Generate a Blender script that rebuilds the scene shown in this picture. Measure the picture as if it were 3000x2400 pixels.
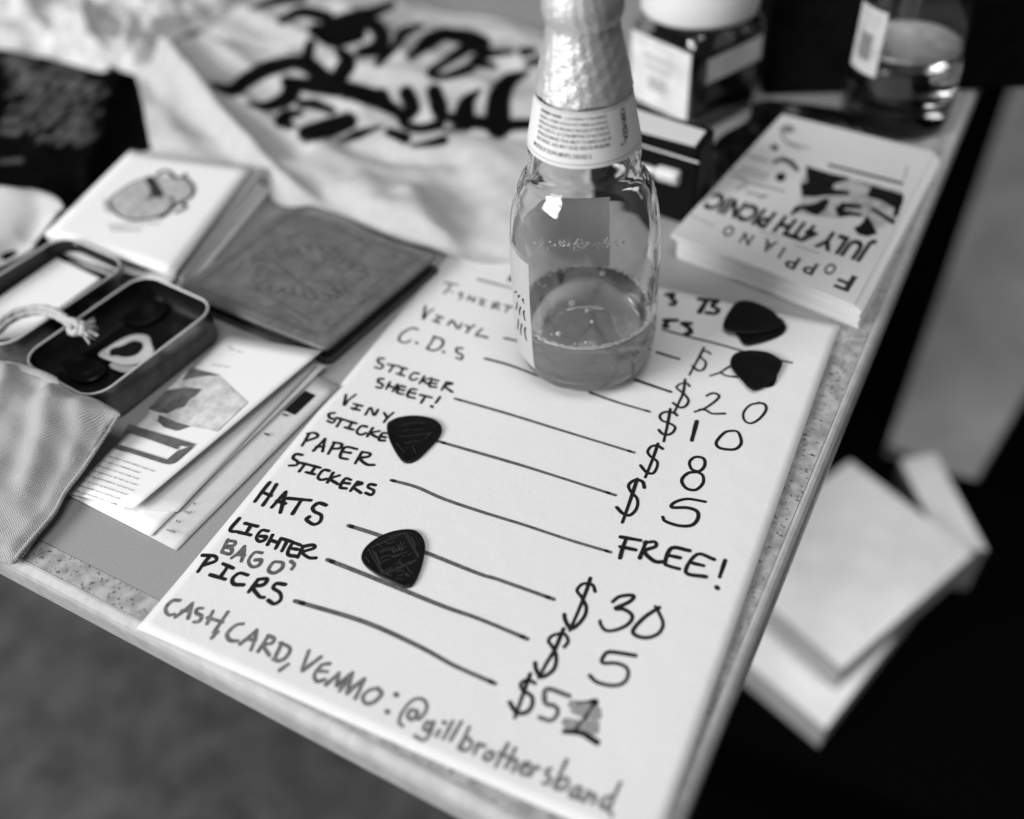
import bpy, bmesh, math, random
import numpy as np
from mathutils import Vector, Matrix
from mathutils.geometry import delaunay_2d_cdt

for o in list(bpy.data.objects):
    bpy.data.objects.remove(o)
S = bpy.context.scene
COL = S.collection
rng = np.random.default_rng(7)
random.seed(7)

# ------------------------------------------------------------------ camera
# table top is z = 0, the price list lies along +x / +y, metres
FPX = 2780.82
RC = np.array([[0.90340066, 0.42442242, -0.06109702],
               [0.26303482, -0.66104155, -0.7027352],
               [-0.33864425, 0.6187808, -0.70882325]])
CC = np.array([0.23960421, -0.11257379, 0.32021974])
cam = bpy.data.cameras.new("camera")
cam.sensor_fit = 'HORIZONTAL'
cam.sensor_width = 36.0
cam.lens = 36.0 * FPX / 3000.0
cam.clip_start = 0.01
cam.clip_end = 60
cam.dof.use_dof = True
cam.dof.focus_distance = 0.412
cam.dof.aperture_fstop = 2.6
cam.dof.aperture_blades = 7
camo = bpy.data.objects.new("camera", cam)
COL.objects.link(camo)
Rw = np.stack([RC[0], -RC[1], -RC[2]], 1)
camo.matrix_world = Matrix([[*Rw[i], CC[i]] for i in range(3)] + [[0, 0, 0, 1]])
S.camera = camo

# ------------------------------------------------------------------ light
w = bpy.data.worlds.new("World")
S.world = w
w.use_nodes = True
w.node_tree.nodes['Background'].inputs[0].default_value = (1, 1, 1, 1)
w.node_tree.nodes['Background'].inputs[1].default_value = 0.08

def area(name, loc, aim, sx, sy, power):
    l = bpy.data.lights.new(name, 'AREA')
    l.shape = 'RECTANGLE'
    l.size = sx
    l.size_y = sy
    l.energy = power
    o = bpy.data.objects.new(name, l)
    o.location = loc
    o.rotation_euler = (Vector(aim) - Vector(loc)).to_track_quat('-Z', 'Y').to_euler()
    COL.objects.link(o)
    return o

area("window_light", (-1.35, -1.65, 1.2), (0.05, 0.2, 0), 1.3, 1.0, 74)
area("porch_light", (0.45, -0.3, 3.4), (0.2, 0.3, 0), 1.8, 1.4, 46)
sp = bpy.data.lights.new("yard_light", 'SPOT')  # invented spot, added to brighten the cartons and plank beyond the table
sp.energy = 84
sp.spot_size = math.radians(16)
sp.spot_blend = 0.6
sp.shadow_soft_size = 0.12
spo = bpy.data.objects.new("yard_light", sp)
spo.location = (1.25, 0.30, 2.3)
spo.rotation_euler = (Vector((0.40, 0.56, -0.44)) - Vector(spo.location)).to_track_quat('-Z', 'Y').to_euler()
COL.objects.link(spo)
S.view_settings.view_transform = 'Standard'
S.view_settings.look = 'None'
S.view_settings.exposure = 0
S.view_settings.gamma = 1
S.view_settings.use_curve_mapping = False

# ------------------------------------------------------------------ helpers
def P(px, py, z=0.0):
    """point of the real scene at height z seen at picture position (3000 x 2400)"""
    d = RC.T @ np.array([(px - 1500) / FPX, (py - 1200) / FPX, 1.0])
    return CC + (z - CC[2]) / d[2] * d

def pj(X):
    c = (np.asarray(X, float) - CC) @ RC.T
    return c[..., :2] / c[..., 2:] * FPX + np.array([1500, 1200])

def Z(x0, y0, s):
    return lambda x, y: (x0 + x / s, y0 + y / s)

def mat(name, base=0.5, rough=0.6, metal=0.0, noise=0.0, nscale=200, bump=0.0, bscale=400, spec=0.5, trans=0.0, ior=1.45, var=None):
    m = bpy.data.materials.new(name)
    m.use_nodes = True
    nt = m.node_tree
    b = nt.nodes['Principled BSDF']
    b.inputs['Base Color'].default_value = (base, base, base, 1)
    b.inputs['Roughness'].default_value = rough
    b.inputs['Metallic'].default_value = metal
    b.inputs['Specular IOR Level'].default_value = spec
    b.inputs['Transmission Weight'].default_value = trans
    b.inputs['IOR'].default_value = ior
    tc = nt.nodes.new('ShaderNodeTexCoord')
    if noise:
        n = nt.nodes.new('ShaderNodeTexNoise')
        n.inputs['Scale'].default_value = nscale
        n.inputs['Detail'].default_value = 5
        n.inputs['Roughness'].default_value = 0.65
        nt.links.new(tc.outputs['Object'], n.inputs['Vector'])
        r = nt.nodes.new('ShaderNodeMapRange')
        r.inputs['From Min'].default_value = 0.3
        r.inputs['From Max'].default_value = 0.7
        r.inputs['To Min'].default_value = base * (1 - noise)
        r.inputs['To Max'].default_value = min(0.92, base * (1 + noise))
        nt.links.new(n.outputs['Fac'], r.inputs['Value'])
        nt.links.new(r.outputs['Result'], b.inputs['Base Color'])
    if bump:
        n2 = nt.nodes.new('ShaderNodeTexNoise')
        n2.inputs['Scale'].default_value = bscale
        n2.inputs['Detail'].default_value = 4
        nt.links.new(tc.outputs['Object'], n2.inputs['Vector'])
        bp = nt.nodes.new('ShaderNodeBump')
        bp.inputs['Strength'].default_value = bump
        bp.inputs['Distance'].default_value = 0.001
        nt.links.new(n2.outputs['Fac'], bp.inputs['Height'])
        nt.links.new(bp.outputs['Normal'], b.inputs['Normal'])
    return m

def glue_attr(m, attr, tone):
    """mix a printed ink of the given tone into the base colour by vertex attribute"""
    nt = m.node_tree
    b = nt.nodes['Principled BSDF']
    a = nt.nodes.new('ShaderNodeAttribute')
    a.attribute_name = attr
    mx = nt.nodes.new('ShaderNodeMix')
    mx.data_type = 'RGBA'
    inp = b.inputs['Base Color']
    if inp.links:
        nt.links.new(inp.links[0].from_socket, mx.inputs[6])
    else:
        mx.inputs[6].default_value = inp.default_value
    mx.inputs[7].default_value = (tone, tone, tone, 1)
    nt.links.new(a.outputs['Fac'], mx.inputs[0])
    nt.links.new(mx.outputs[2], inp)
    return m

def thing(name, label, cat, loc, group=None):
    o = bpy.data.objects.new(name, None)
    o.empty_display_size = 0.02
    o.location = loc
    COL.objects.link(o)
    o['label'] = label
    o['category'] = cat
    if group:
        o['group'] = group
    return o

def root_loc(o):
    while o.parent:
        o = o.parent
    return np.array(o.location)

def obj(name, v, f, m, parent=None, loc=None, smooth=False, mods=None, attr=None, label=None):
    v = np.asarray(v, float).reshape(-1, 3)
    off = root_loc(parent) if parent else (np.array(loc) if loc is not None else np.zeros(3))
    me = bpy.data.meshes.new(name)
    me.from_pydata((v - off).tolist(), [], [list(map(int, q)) for q in f])
    me.validate()
    if smooth:
        me.polygons.foreach_set('use_smooth', [True] * len(me.polygons))
    if attr is not None:
        for k, val in attr.items():
            at = me.attributes.new(k, 'FLOAT', 'POINT')
            at.data.foreach_set('value', np.asarray(val, np.float32))
    ms = m if isinstance(m, (list, tuple)) else [m]
    for q in ms:
        me.materials.append(q)
    o = bpy.data.objects.new(name, me)
    COL.objects.link(o)
    if parent:
        o.parent = parent
    elif loc is not None:
        o.location = loc
    if label:
        o['label'] = label
    return o

def tag(o, label, cat, group=None):
    o['label'] = label
    o['category'] = cat
    if group:
        o['group'] = group
    return o

def struct(o):
    o['kind'] = 'structure'
    return o

class MB:
    def __init__(s):
        s.v = []
        s.f = []
    def add(s, v, f):
        n = len(s.v)
        s.v += [list(map(float, q)) for q in v]
        s.f += [[i + n for i in q] for q in f]
        return s
    def prism(s, top, bot):
        """closed solid between two polygons with equal counts"""
        n = len(top)
        f = [list(range(n)), list(range(2 * n - 1, n - 1, -1))]
        f += [[i, n + i, n + (i + 1) % n, (i + 1) % n] for i in range(n)]
        return s.add(list(top) + list(bot), f)
    def loft(s, rings, cap0=True, cap1=True):
        n = len(rings[0])
        v = [p for r in rings for p in r]
        f = []
        for k in range(len(rings) - 1):
            for i in range(n):
                j = (i + 1) % n
                f.append([k * n + i, k * n + j, (k + 1) * n + j, (k + 1) * n + i])
        if cap0:
            f.append(list(range(n - 1, -1, -1)))
        if cap1:
            m = (len(rings) - 1) * n
            f.append([m + i for i in range(n)])
        return s.add(v, f)
    def build(s, name, m, parent=None, **k):
        return obj(name, s.v, s.f, m, parent, **k)

def spline(pts, n=6, closed=False):
    p = np.asarray(pts, float)
    if len(p) < 3:
        t = np.linspace(0, 1, n + 1)[:, None]
        return p[0] * (1 - t) + p[-1] * t
    if closed:
        q = np.vstack([p[-1], p, p[0], p[1]])
        m = len(p)
    else:
        q = np.vstack([2 * p[0] - p[1], p, 2 * p[-1] - p[-2]])
        m = len(p) - 1
    out = []
    for i in range(m):
        a, b, c, d = q[i:i + 4]
        for t in np.arange(n) / n:
            out.append(0.5 * (2 * b + (c - a) * t + (2 * a - 5 * b + 4 * c - d) * t * t + (3 * b - a - 3 * c + d) * t ** 3))
    if not closed:
        out.append(p[-1])
    return np.array(out)

def ribbon(mb, pts, width, dz=1e-5, caps=True, ups=None):
    """flat pen stroke laid on its surface: pts Nx3, rounded ends, rising a hair along its length"""
    p = np.asarray(pts, float)
    keep = [0] + [i for i in range(1, len(p)) if np.linalg.norm(p[i] - p[i - 1]) > 1e-7]
    p = p[keep]
    n = len(p)
    if n < 2:
        return
    wd = np.broadcast_to(np.asarray(width, float), (n,)) if np.ndim(width) == 0 else np.interp(np.linspace(0, 1, n), np.linspace(0, 1, len(width)), width)
    t = np.gradient(p, axis=0)
    up = np.array([0, 0, 1.0])
    t /= np.linalg.norm(t, axis=1)[:, None] + 1e-12
    s = np.cross(np.broadcast_to(up, t.shape), t)
    s /= np.linalg.norm(s, axis=1)[:, None] + 1e-12
    p = p + up * np.linspace(0, dz, n)[:, None]
    L, R_ = p + s * wd[:, None] / 2, p - s * wd[:, None] / 2
    v = [q for i in range(n) for q in (L[i], R_[i])]
    f = [[2 * i, 2 * i + 1, 2 * i + 3, 2 * i + 2] for i in range(n - 1)]
    if caps:
        for e, sg in ((0, -1), (n - 1, 1)):
            b0 = len(v)
            arc = [p[e] + (s[e] * math.cos(a) + sg * t[e] * math.sin(a)) * wd[e] / 2 for a in np.linspace(0, math.pi, 7)[1:-1]]
            v += arc
            ring = [2 * e] + list(range(b0, b0 + 5)) + [2 * e + 1]
            f.append(ring if sg < 0 else ring[::-1])
    mb.add(v, f)

def sstep(x):
    x = np.clip(x, 0, 1)
    return x * x * (3 - 2 * x)

def seg_dist(q, a, b):
    ab = b - a
    t = np.clip(((q - a) @ ab) / (ab @ ab + 1e-18), 0, 1)
    return np.linalg.norm(q - (a + t[:, None] * ab), axis=1), t

def poly_dist(q, pl, closed=False):
    d = np.full(len(q), 1e9)
    m = len(pl) if closed else len(pl) - 1
    for i in range(m):
        dd, _ = seg_dist(q, pl[i], pl[(i + 1) % len(pl)])
        d = np.minimum(d, dd)
    return d

def inside(q, pl):
    x, y = q[:, 0], q[:, 1]
    r = np.zeros(len(q), bool)
    n = len(pl)
    for i in range(n):
        x0, y0 = pl[i]
        x1, y1 = pl[(i + 1) % n]
        c = ((y0 > y) != (y1 > y)) & (x < (x1 - x0) * (y - y0) / (y1 - y0 + 1e-15) + x0)
        r ^= c
    return r

def vnoise(q, scale, seed):
    r = np.random.default_rng(seed)
    s = np.zeros(len(q))
    for o in range(4):
        for k in range(5):
            a = r.uniform(0, 2 * math.pi)
            fr = scale * (1.9 ** o) * r.uniform(.7, 1.3)
            s += np.sin((q @ [math.cos(a), math.sin(a)]) * fr + r.uniform(0, 6.3)) * 0.5 ** o * 0.35
    return s

def cloth(name, outline, m, res=0.003, bulge=0.004, edge_r=0.012, folds=(), wob=0.0015, wscale=60, seed=1, ink=None, skirt=0.0015, parent=None, label=None, cat=None):
    """a piece of fabric lying in folds: outline (px, py, z mm) seen in the picture, real heights"""
    op = spline([(P(x, y, z / 1000)) for x, y, z in outline], 5, True)
    xy = op[:, :2]
    lo, hi = xy.min(0), xy.max(0)
    gx, gy = np.meshgrid(np.arange(lo[0], hi[0], res), np.arange(lo[1], hi[1], res))
    q = np.c_[gx.ravel(), gy.ravel()]
    q = q + np.random.default_rng(seed).uniform(-.2, .2, q.shape) * res
    q = q[inside(q, xy)]
    q = q[poly_dist(q, xy, True) > res * .5]
    n = len(xy)
    allp = np.vstack([xy, q])
    vv, ee, ff, ov, *_ = delaunay_2d_cdt([Vector(a) for a in allp], [(i, (i + 1) % n) for i in range(n)], [list(range(n))], 1, 1e-7)
    vv = np.array([list(a) for a in vv])
    d = poly_dist(vv, xy, True)
    # height carried in from the rim
    bz = op[:, 2]
    W = 1.0 / (((vv[:, None, :] - xy[None, ::2, :]) ** 2).sum(2) + 2e-5) ** 1.5
    h = (W * bz[None, ::2]).sum(1) / W.sum(1)
    h = h + bulge * sstep(d / edge_r)
    inn = sstep(d / 0.008)
    h = h + inn * wob * vnoise(vv, wscale, seed)
    for pts, wd, ht in folds:
        fp = np.array([P(x, y, 0.012)[:2] for x, y in spline(pts, 5)])
        fd = poly_dist(vv, fp)
        h = h + (0.3 + 0.7 * inn) * ht / 1000 * np.exp(-(fd / (wd / 1000)) ** 2)
    h = np.maximum(h, 0.0006)
    V = np.c_[vv, h]
    F = [list(a) for a in ff]
    at = None
    if ink is not None:
        at = {'ink': ink(pj(V))}
    # hem thickness
    if skirt:
        cnt = {}
        for t in F:
            for i in range(len(t)):
                e = (t[i], t[(i + 1) % len(t)])
                cnt[e] = 1
        be = [e for e in cnt if (e[1], e[0]) not in cnt]
        mp = {}
        V = list(map(list, V))
        for a, b in be:
            for k in (a, b):
                if k not in mp:
                    mp[k] = len(V)
                    V.append([V[k][0], V[k][1], max(0.0002, V[k][2] - skirt)])
        for a, b in be:
            F.append([b, a, mp[a], mp[b]])
        if at:
            at['ink'] = np.r_[at['ink'], [at['ink'][k] for k in mp]]
    loc = (float(xy[:, 0].mean()), float(xy[:, 1].mean()), 0.0)
    if parent:
        return obj(name, V, F, m, parent, smooth=True, attr=at)
    o = obj(name, V, F, m, None, loc=loc, smooth=True, attr=at)
    if label:
        tag(o, label, cat)
    return o

def ink_strokes(strokes, soft=4.0):
    def fn(px):
        r = np.zeros(len(px))
        for pts, wds in strokes:
            sp = spline(pts, 4)
            ww = np.interp(np.linspace(0, 1, len(sp)), np.linspace(0, 1, len(wds)), wds)
            for i in range(len(sp) - 1):
                d, t = seg_dist(px, sp[i], sp[i + 1])
                wl = (ww[i] * (1 - t) + ww[i + 1] * t) / 2
                r = np.maximum(r, np.clip((wl - d) / soft + .5, 0, 1))
        return r
    return fn

def font_mesh(txt, bold=0.0):
    cu = bpy.data.curves.new('t', 'FONT')
    cu.body = txt
    cu.size = 1
    cu.offset = bold
    cu.resolution_u = 3
    o = bpy.data.objects.new('t', cu)
    COL.objects.link(o)
    dg = bpy.context.evaluated_depsgraph_get()
    me = bpy.data.meshes.new_from_object(o.evaluated_get(dg))
    v = np.array([list(p.co) for p in me.vertices]) if len(me.vertices) else np.zeros((0, 3))
    f = [list(p.vertices) for p in me.polygons]
    bpy.data.objects.remove(o)
    bpy.data.curves.remove(cu)
    bpy.data.meshes.remove(me)
    return v, f

def text_plane(mb, txt, a, b, c, z, bold=0.0, capfit=True):
    """lettering on a flat sheet: a baseline start, b baseline end, c cap height above a"""
    v, f = font_mesh(txt, bold)
    A, B, Cq = P(*a, z), P(*b, z), P(*c, z)
    x0, x1 = v[:, 0].min(), v[:, 0].max()
    y1 = 0.70
    out = A + ((v[:, 0] - x0) / (x1 - x0))[:, None] * (B - A) + (v[:, 1] / y1)[:, None] * (Cq - A)
    mb.add(out, f)

# ------------------------------------------------------------------ materials
M = {}
M['paper'] = mat('white_paper', 0.79, 0.85, noise=0.07, nscale=1900, bump=0.25, bscale=90, spec=0.2)
M['paper_bright'] = mat('bright_paper', 0.88, 0.75, noise=0.01, nscale=300, spec=0.25)
M['card'] = mat('card_stock', 0.62, 0.7, noise=0.05, nscale=250, spec=0.25)
M['ink_dark'] = mat('black_marker', 0.016, 0.7, noise=0.6, nscale=900, spec=0.1)
M['ink_mid'] = mat('grey_marker', 0.12, 0.65, noise=0.6, nscale=1000, spec=0.1)
M['ink_dry'] = mat('dry_marker', 0.17, 0.7, noise=0.6, nscale=800, spec=0.1)
M['ink_wash'] = mat('faint_marker', 0.30, 0.7, noise=0.2, nscale=500, spec=0.2)
M['print_dark'] = mat('printed_black', 0.008, 0.6, noise=0.3, nscale=400, spec=0.15)
M['print_grey'] = mat('printed_grey', 0.22, 0.6, noise=0.25, nscale=400)
M['print_light'] = mat('printed_pale_grey', 0.5, 0.6, noise=0.15, nscale=300)
M['veneer'] = mat('grey_veneer', 0.34, 0.42, noise=0.16, nscale=1300, bump=0.05, bscale=60)
M['plastic_black'] = mat('black_pick_plastic', 0.005, 0.4, noise=0.4, nscale=300, bump=0.12, bscale=600, spec=0.3)
M['steel'] = mat('tin_plate', 0.22, 0.3, metal=1.0, noise=0.3, nscale=120, bump=0.03, bscale=200)
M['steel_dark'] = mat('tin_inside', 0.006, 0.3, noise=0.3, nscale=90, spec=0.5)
M['bright_rim'] = mat('bright_rim', 0.8, 0.45, metal=0.4)
M['black'] = mat('black_gloss', 0.003, 0.5, spec=0.12)
M['black_matt'] = mat('black_cloth', 0.006, 0.9, noise=0.5, nscale=80, spec=0.1)
M['foil'] = mat('crinkled_foil', 0.9, 0.45, metal=0.75, noise=0.08, nscale=160, bump=0.6, bscale=800)
M['leather'] = mat('tooled_leather', 0.15, 0.5, noise=0.3, nscale=90, bump=0.7, bscale=170, spec=0.35)
M['leather_edge'] = mat('leather_edge', 0.02, 0.6, noise=0.3, nscale=100)
M['cloth_white'] = mat('white_cotton', 0.6, 0.95, noise=0.04, nscale=60, bump=0.2, bscale=900, spec=0.1)
M['cloth_crumple'] = mat('white_crumpled_cotton', 0.62, 0.95, noise=0.35, nscale=60, bump=0.4, bscale=160, spec=0.1)
M['cloth_print'] = glue_attr(mat('printed_cotton', 0.55, 0.95, noise=0.08, nscale=70, bump=0.2, bscale=900, spec=0.1), 'ink', 0.002)
M['cloth_black'] = glue_attr(mat('black_cotton', 0.0025, 0.95, noise=0.5, nscale=70, bump=0.3, bscale=500, spec=0.03), 'ink', 0.15)
M['cord'] = mat('cotton_cord', 0.55, 0.95, noise=0.25, nscale=700, bump=0.8, bscale=1200, spec=0.1)
M['lid_white'] = mat('white_plastic', 0.85, 0.4)
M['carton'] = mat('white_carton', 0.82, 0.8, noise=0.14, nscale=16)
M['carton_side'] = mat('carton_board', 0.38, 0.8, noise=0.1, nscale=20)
M['bench'] = mat('grey_bench', 0.46, 0.7, noise=0.3, nscale=5)
M['floor'] = mat('concrete_floor', 0.075, 0.8, noise=0.5, nscale=22, bump=0.2, bscale=60)
M['mat_black'] = mat('black_rubber', 0.0015, 0.95, spec=0.02)  # near black for the stool and the floor sheet standing in for shade

def speckle():
    m = mat('speckled_laminate', 0.42, 0.4)
    nt = m.node_tree
    b = nt.nodes['Principled BSDF']
    tc = nt.nodes.new('ShaderNodeTexCoord')
    def nz(sc, lo, hi, det=3):
        n = nt.nodes.new('ShaderNodeTexNoise')
        n.inputs['Scale'].default_value = sc
        n.inputs['Detail'].default_value = det
        nt.links.new(tc.outputs['Object'], n.inputs['Vector'])
        r = nt.nodes.new('ShaderNodeMapRange')
        r.inputs['From Min'].default_value = lo
        r.inputs['From Max'].default_value = hi
        nt.links.new(n.outputs['Fac'], r.inputs['Value'])
        return r
    a = nz(620, 0.585, 0.68, 3)
    c = nz(160, 0.35, 0.65, 4)
    mx = nt.nodes.new('ShaderNodeMix'); mx.data_type = 'RGBA'
    mx.inputs[6].default_value = (.30, .30, .30, 1)
    mx.inputs[7].default_value = (.50, .50, .50, 1)
    nt.links.new(c.outputs[0], mx.inputs[0])
    m2 = nt.nodes.new('ShaderNodeMix'); m2.data_type = 'RGBA'
    nt.links.new(a.outputs[0], m2.inputs[0])
    nt.links.new(mx.outputs[2], m2.inputs[6])
    m2.inputs[7].default_value = (.09, .09, .09, 1)
    nt.links.new(m2.outputs[2], b.inputs['Base Color'])
    return m
M['speckle'] = speckle()
M['moulding'] = mat('stone_edge', 0.52, 0.25, noise=0.16, nscale=120, bump=0.05, bscale=200)

def linen():
    m = mat('linen_weave', 0.62, 0.95, spec=0.1)
    nt = m.node_tree
    b = nt.nodes['Principled BSDF']
    tc = nt.nodes.new('ShaderNodeTexCoord')
    mp = nt.nodes.new('ShaderNodeMapping')
    mp.inputs['Rotation'].default_value = (0, 0, 0.5)
    nt.links.new(tc.outputs['Object'], mp.inputs['Vector'])
    ws = []
    for d in ('X', 'Y'):
        wv = nt.nodes.new('ShaderNodeTexWave')
        wv.bands_direction = d
        wv.inputs['Scale'].default_value = 380
        wv.inputs['Distortion'].default_value = 3.5
        wv.inputs['Detail Scale'].default_value = 1.0
        nt.links.new(mp.outputs[0], wv.inputs['Vector'])
        ws.append(wv)
    mu = nt.nodes.new('ShaderNodeMath'); mu.operation = 'MULTIPLY'
    nt.links.new(ws[0].outputs['Fac'], mu.inputs[0])
    nt.links.new(ws[1].outputs['Fac'], mu.inputs[1])
    r = nt.nodes.new('ShaderNodeMapRange')
    r.inputs['To Min'].default_value = 0.56
    r.inputs['To Max'].default_value = 0.17
    nt.links.new(mu.outputs[0], r.inputs['Value'])
    nt.links.new(r.outputs[0], b.inputs['Base Color'])
    bp = nt.nodes.new('ShaderNodeBump')
    bp.invert = True
    bp.inputs['Strength'].default_value = 0.9
    bp.inputs['Distance'].default_value = 0.0004
    nt.links.new(mu.outputs[0], bp.inputs['Height'])
    nt.links.new(bp.outputs[0], b.inputs['Normal'])
    return m
M['linen'] = linen()

def glass(name, tone, rough=0.0, ior=1.5):
    m = bpy.data.materials.new(name)
    m.use_nodes = True
    b = m.node_tree.nodes['Principled BSDF']
    b.inputs['Base Color'].default_value = (tone, tone, tone, 1)
    b.inputs['Roughness'].default_value = rough
    b.inputs['Transmission Weight'].default_value = 1
    b.inputs['IOR'].default_value = ior
    return m
M['glass'] = glass('clear_glass', 0.97)
M['beer'] = glass('pale_beer', 0.93, 0.0, 1.34)
M['beer'].node_tree.nodes['Principled BSDF'].inputs['Transmission Weight'].default_value = 0.84
M['dark_drink'] = glass('dark_drink', 0.62, 0.0, 1.34)

# ------------------------------------------------------------------ setting
fz = -0.72
struct(obj('floor', [(-8, -8, fz), (8, -8, fz), (8, 8, fz), (-8, 8, fz)], [[0, 1, 2, 3]], M['floor']))

# ------------------------------------------------------------------ table
ang = math.radians(-3.1)
EX = np.array([math.cos(ang), math.sin(ang), 0])
EY = np.array([-math.sin(ang), math.cos(ang), 0])
K0 = np.array([0.2145, -0.0075, 0.0])          # front right corner of the flat top
def T(u, v, z=0.0):                            # u to the left of the corner, v away from the viewer
    return K0 - EX * u + EY * v + np.array([0, 0, z])
TU, TV, BF, BR = 0.62, 1.05, 0.0105, 0.019
tb = thing('table', 'grey topped table with a speckled border and pale rounded stone edge', 'table', T(TU / 2, TV / 2, fz))
b = MB()
q = [(BR, BF), (TU, BF), (TU, TV), (BR, TV)]
b.prism([T(u, v, 0) for u, v in q][::-1], [T(u, v, -.02) for u, v in q][::-1])
b.build('top_panel', M['veneer'], tb)
b = MB()
q = [(0, 0), (TU, 0), (TU, BF - .0002), (BR - .0002, BF - .0002), (BR - .0002, TV), (0, TV)]
b.prism([T(u, v, -.0002) for u, v in q][::-1], [T(u, v, -.0195) for u, v in q][::-1])
b.build('border', M['speckle'], tb)
prof = [(0, -.0004), (.0012, -.0004), (.0026, -.001), (.004, -.0026), (.0048, -.005), (.005, -.008), (.005, -.016), (.0042, -.0195), (.002, -.0215), (0, -.022)]
b = MB()
rings = []
for (u, v, du, dv) in ((TU, 0, 0, -1), (0, 0, -1, -1), (0, TV, -1, 0)):
    rings.append([T(u + du * (o + .0002), v + dv * (o + .0002), z) for o, z in prof])
n = len(prof)
b.loft(rings)
b.build('edge_moulding', M['moulding'], tb)
b = MB()
q = [(.02, .02), (TU - .02, .02), (TU - .02, TV - .02), (.02, TV - .02)]
b.prism([T(u, v, -.0206) for u, v in q][::-1], [T(u, v, -.075) for u, v in q][::-1])
b.build('apron', M['black_matt'], tb)  # black frame added to make the shaded band under the table edge
b = MB()
b.loft([[T(.31 + r * math.cos(a), .62 + r * math.sin(a), z) for a in np.linspace(2 * math.pi, 0, 20, endpoint=False)] for r, z in ((.06, -.0755), (.035, -.10), (.035, fz + .05), (.20, fz + .02), (.20, fz + .001))][::-1])
b.build('pedestal', M['black_matt'], tb, smooth=True)

# ------------------------------------------------------------------ price list
PW, PL = 0.2159, 0.2800
def hp(x, y):
    return 0.00035 + 0.0016 * sstep((np.asarray(x) - 0.165) / 0.05) + 0.0006 * sstep((0.03 - np.asarray(y)) / 0.04)
def PP(px, py, lift=0.0):
    z = 0.0004
    for _ in range(4):
        a = P(px, py, z)
        z = float(hp(a[0], a[1])) + lift
    return P(px, py, z)
pr = thing('price_list', 'hand lettered white paper price list lying under the beer bottle', 'price list', (PW / 2, PL / 2, 0))
nx, ny = 50, 60
xs, ys = np.linspace(0, PW, nx + 1), np.linspace(0, PL, ny + 1)
XX, YY = np.meshgrid(xs, ys)
V = np.c_[XX.ravel(), YY.ravel(), hp(XX, YY).ravel()]
F = [[j * (nx + 1) + i, j * (nx + 1) + i + 1, (j + 1) * (nx + 1) + i + 1, (j + 1) * (nx + 1) + i] for j in range(ny) for i in range(nx)]
sh = obj('sheet', V, F, M['paper'], pr, smooth=True)
md = sh.modifiers.new('solid', 'SOLIDIFY'); md.thickness = 0.0001; md.offset = -1

zA, zB, zC, zD, zE = Z(400, 1300, 2.156), Z(800, 700, 2.156), Z(1600, 700, 2.156), Z(1300, 1300, 2.156), Z(1100, 1600, 2.156)
zG, zH = Z(1850, 850, 3.593), Z(1300, 700, 3.593)
_lift = [0.00005]
def write(name, zf, strokes, wmm, m, sharp=False):
    mb = MB()
    ends = []
    for st in strokes:
        ww = wmm * (1.4 if 'rule' in name else 1.28)
        pts = [zf(*p) for p in st]
        if len(pts) == 1:
            pts = [pts[0], (pts[0][0] + 2.5, pts[0][1] + 2.5)]
            ww = wmm * 1.5
        if len(pts) == 2:
            k = max(3, int(math.hypot(pts[1][0] - pts[0][0], pts[1][1] - pts[0][1]) / 12))
            sp = spline(pts, k)
        else:
            sp = spline(pts, 5)
        jit = np.random.default_rng(len(mb.v) + 3)
        p3 = np.array([PP(x, y, _lift[0]) for x, y in sp])
        wl = ww / 1000 * (1 + 0.10 * np.sin(np.linspace(0, 5, len(p3)) + jit.uniform(0, 6)))
        ribbon(mb, p3, wl, dz=8e-6)
        if name == 'rule':
            ends.append((p3[:2] + [0, 0, 1.2e-5], wl[0])); ends.append((p3[-2:] + [0, 0, 1.2e-5], wl[-1]))
        _lift[0] += 1.0e-6
        if _lift[0] > 0.00017:
            _lift[0] = 0.00005
    o = mb.build(name, m, pr)
    for e, wl in ends:
        d = (e[1] - e[0]) / np.linalg.norm(e[1] - e[0]); c = e[0] if e is not None else e
        eb = MB(); ribbon(eb, np.array([e.mean(0) - d * .0004, e.mean(0) + d * .0004]), wl * 1.08); eb.build('rule_end', M['ink_dark'], o)
    return o

# --- header, partly hidden by the bottle and the shirt
write('heading', zH, [[(485, 208), (540, 213)], [(600, 205), (650, 206), (712, 218)], [(735, 370), (690, 440), (735, 415)]], 1.7, M['ink_dark'])
write('heading', zG, [[(370, 50), (440, 42), (418, 80), (460, 122), (440, 155), (410, 148)],
                      [(710, 95), (800, 105), (905, 112)], [(790, 112), (755, 170), (715, 235)], [(905, 115), (850, 165), (915, 205), (880, 245), (795, 240)],
                      [(480, 318), (345, 318)], [(390, 320), (345, 375), (375, 385)], [(625, 352), (530, 348), (600, 395), (622, 440), (575, 465)]], 2.2, M['ink_dark'])
write('heading_rule', zH, [[(360, 425), (560, 478), (770, 530)]], 1.0, M['ink_mid'])
write('heading_rule', zG, [[(330, 415), (600, 490), (900, 565), (1130, 630), (1360, 695), (1585, 742), (1690, 765)]], 0.95, M['ink_dark'])
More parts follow.
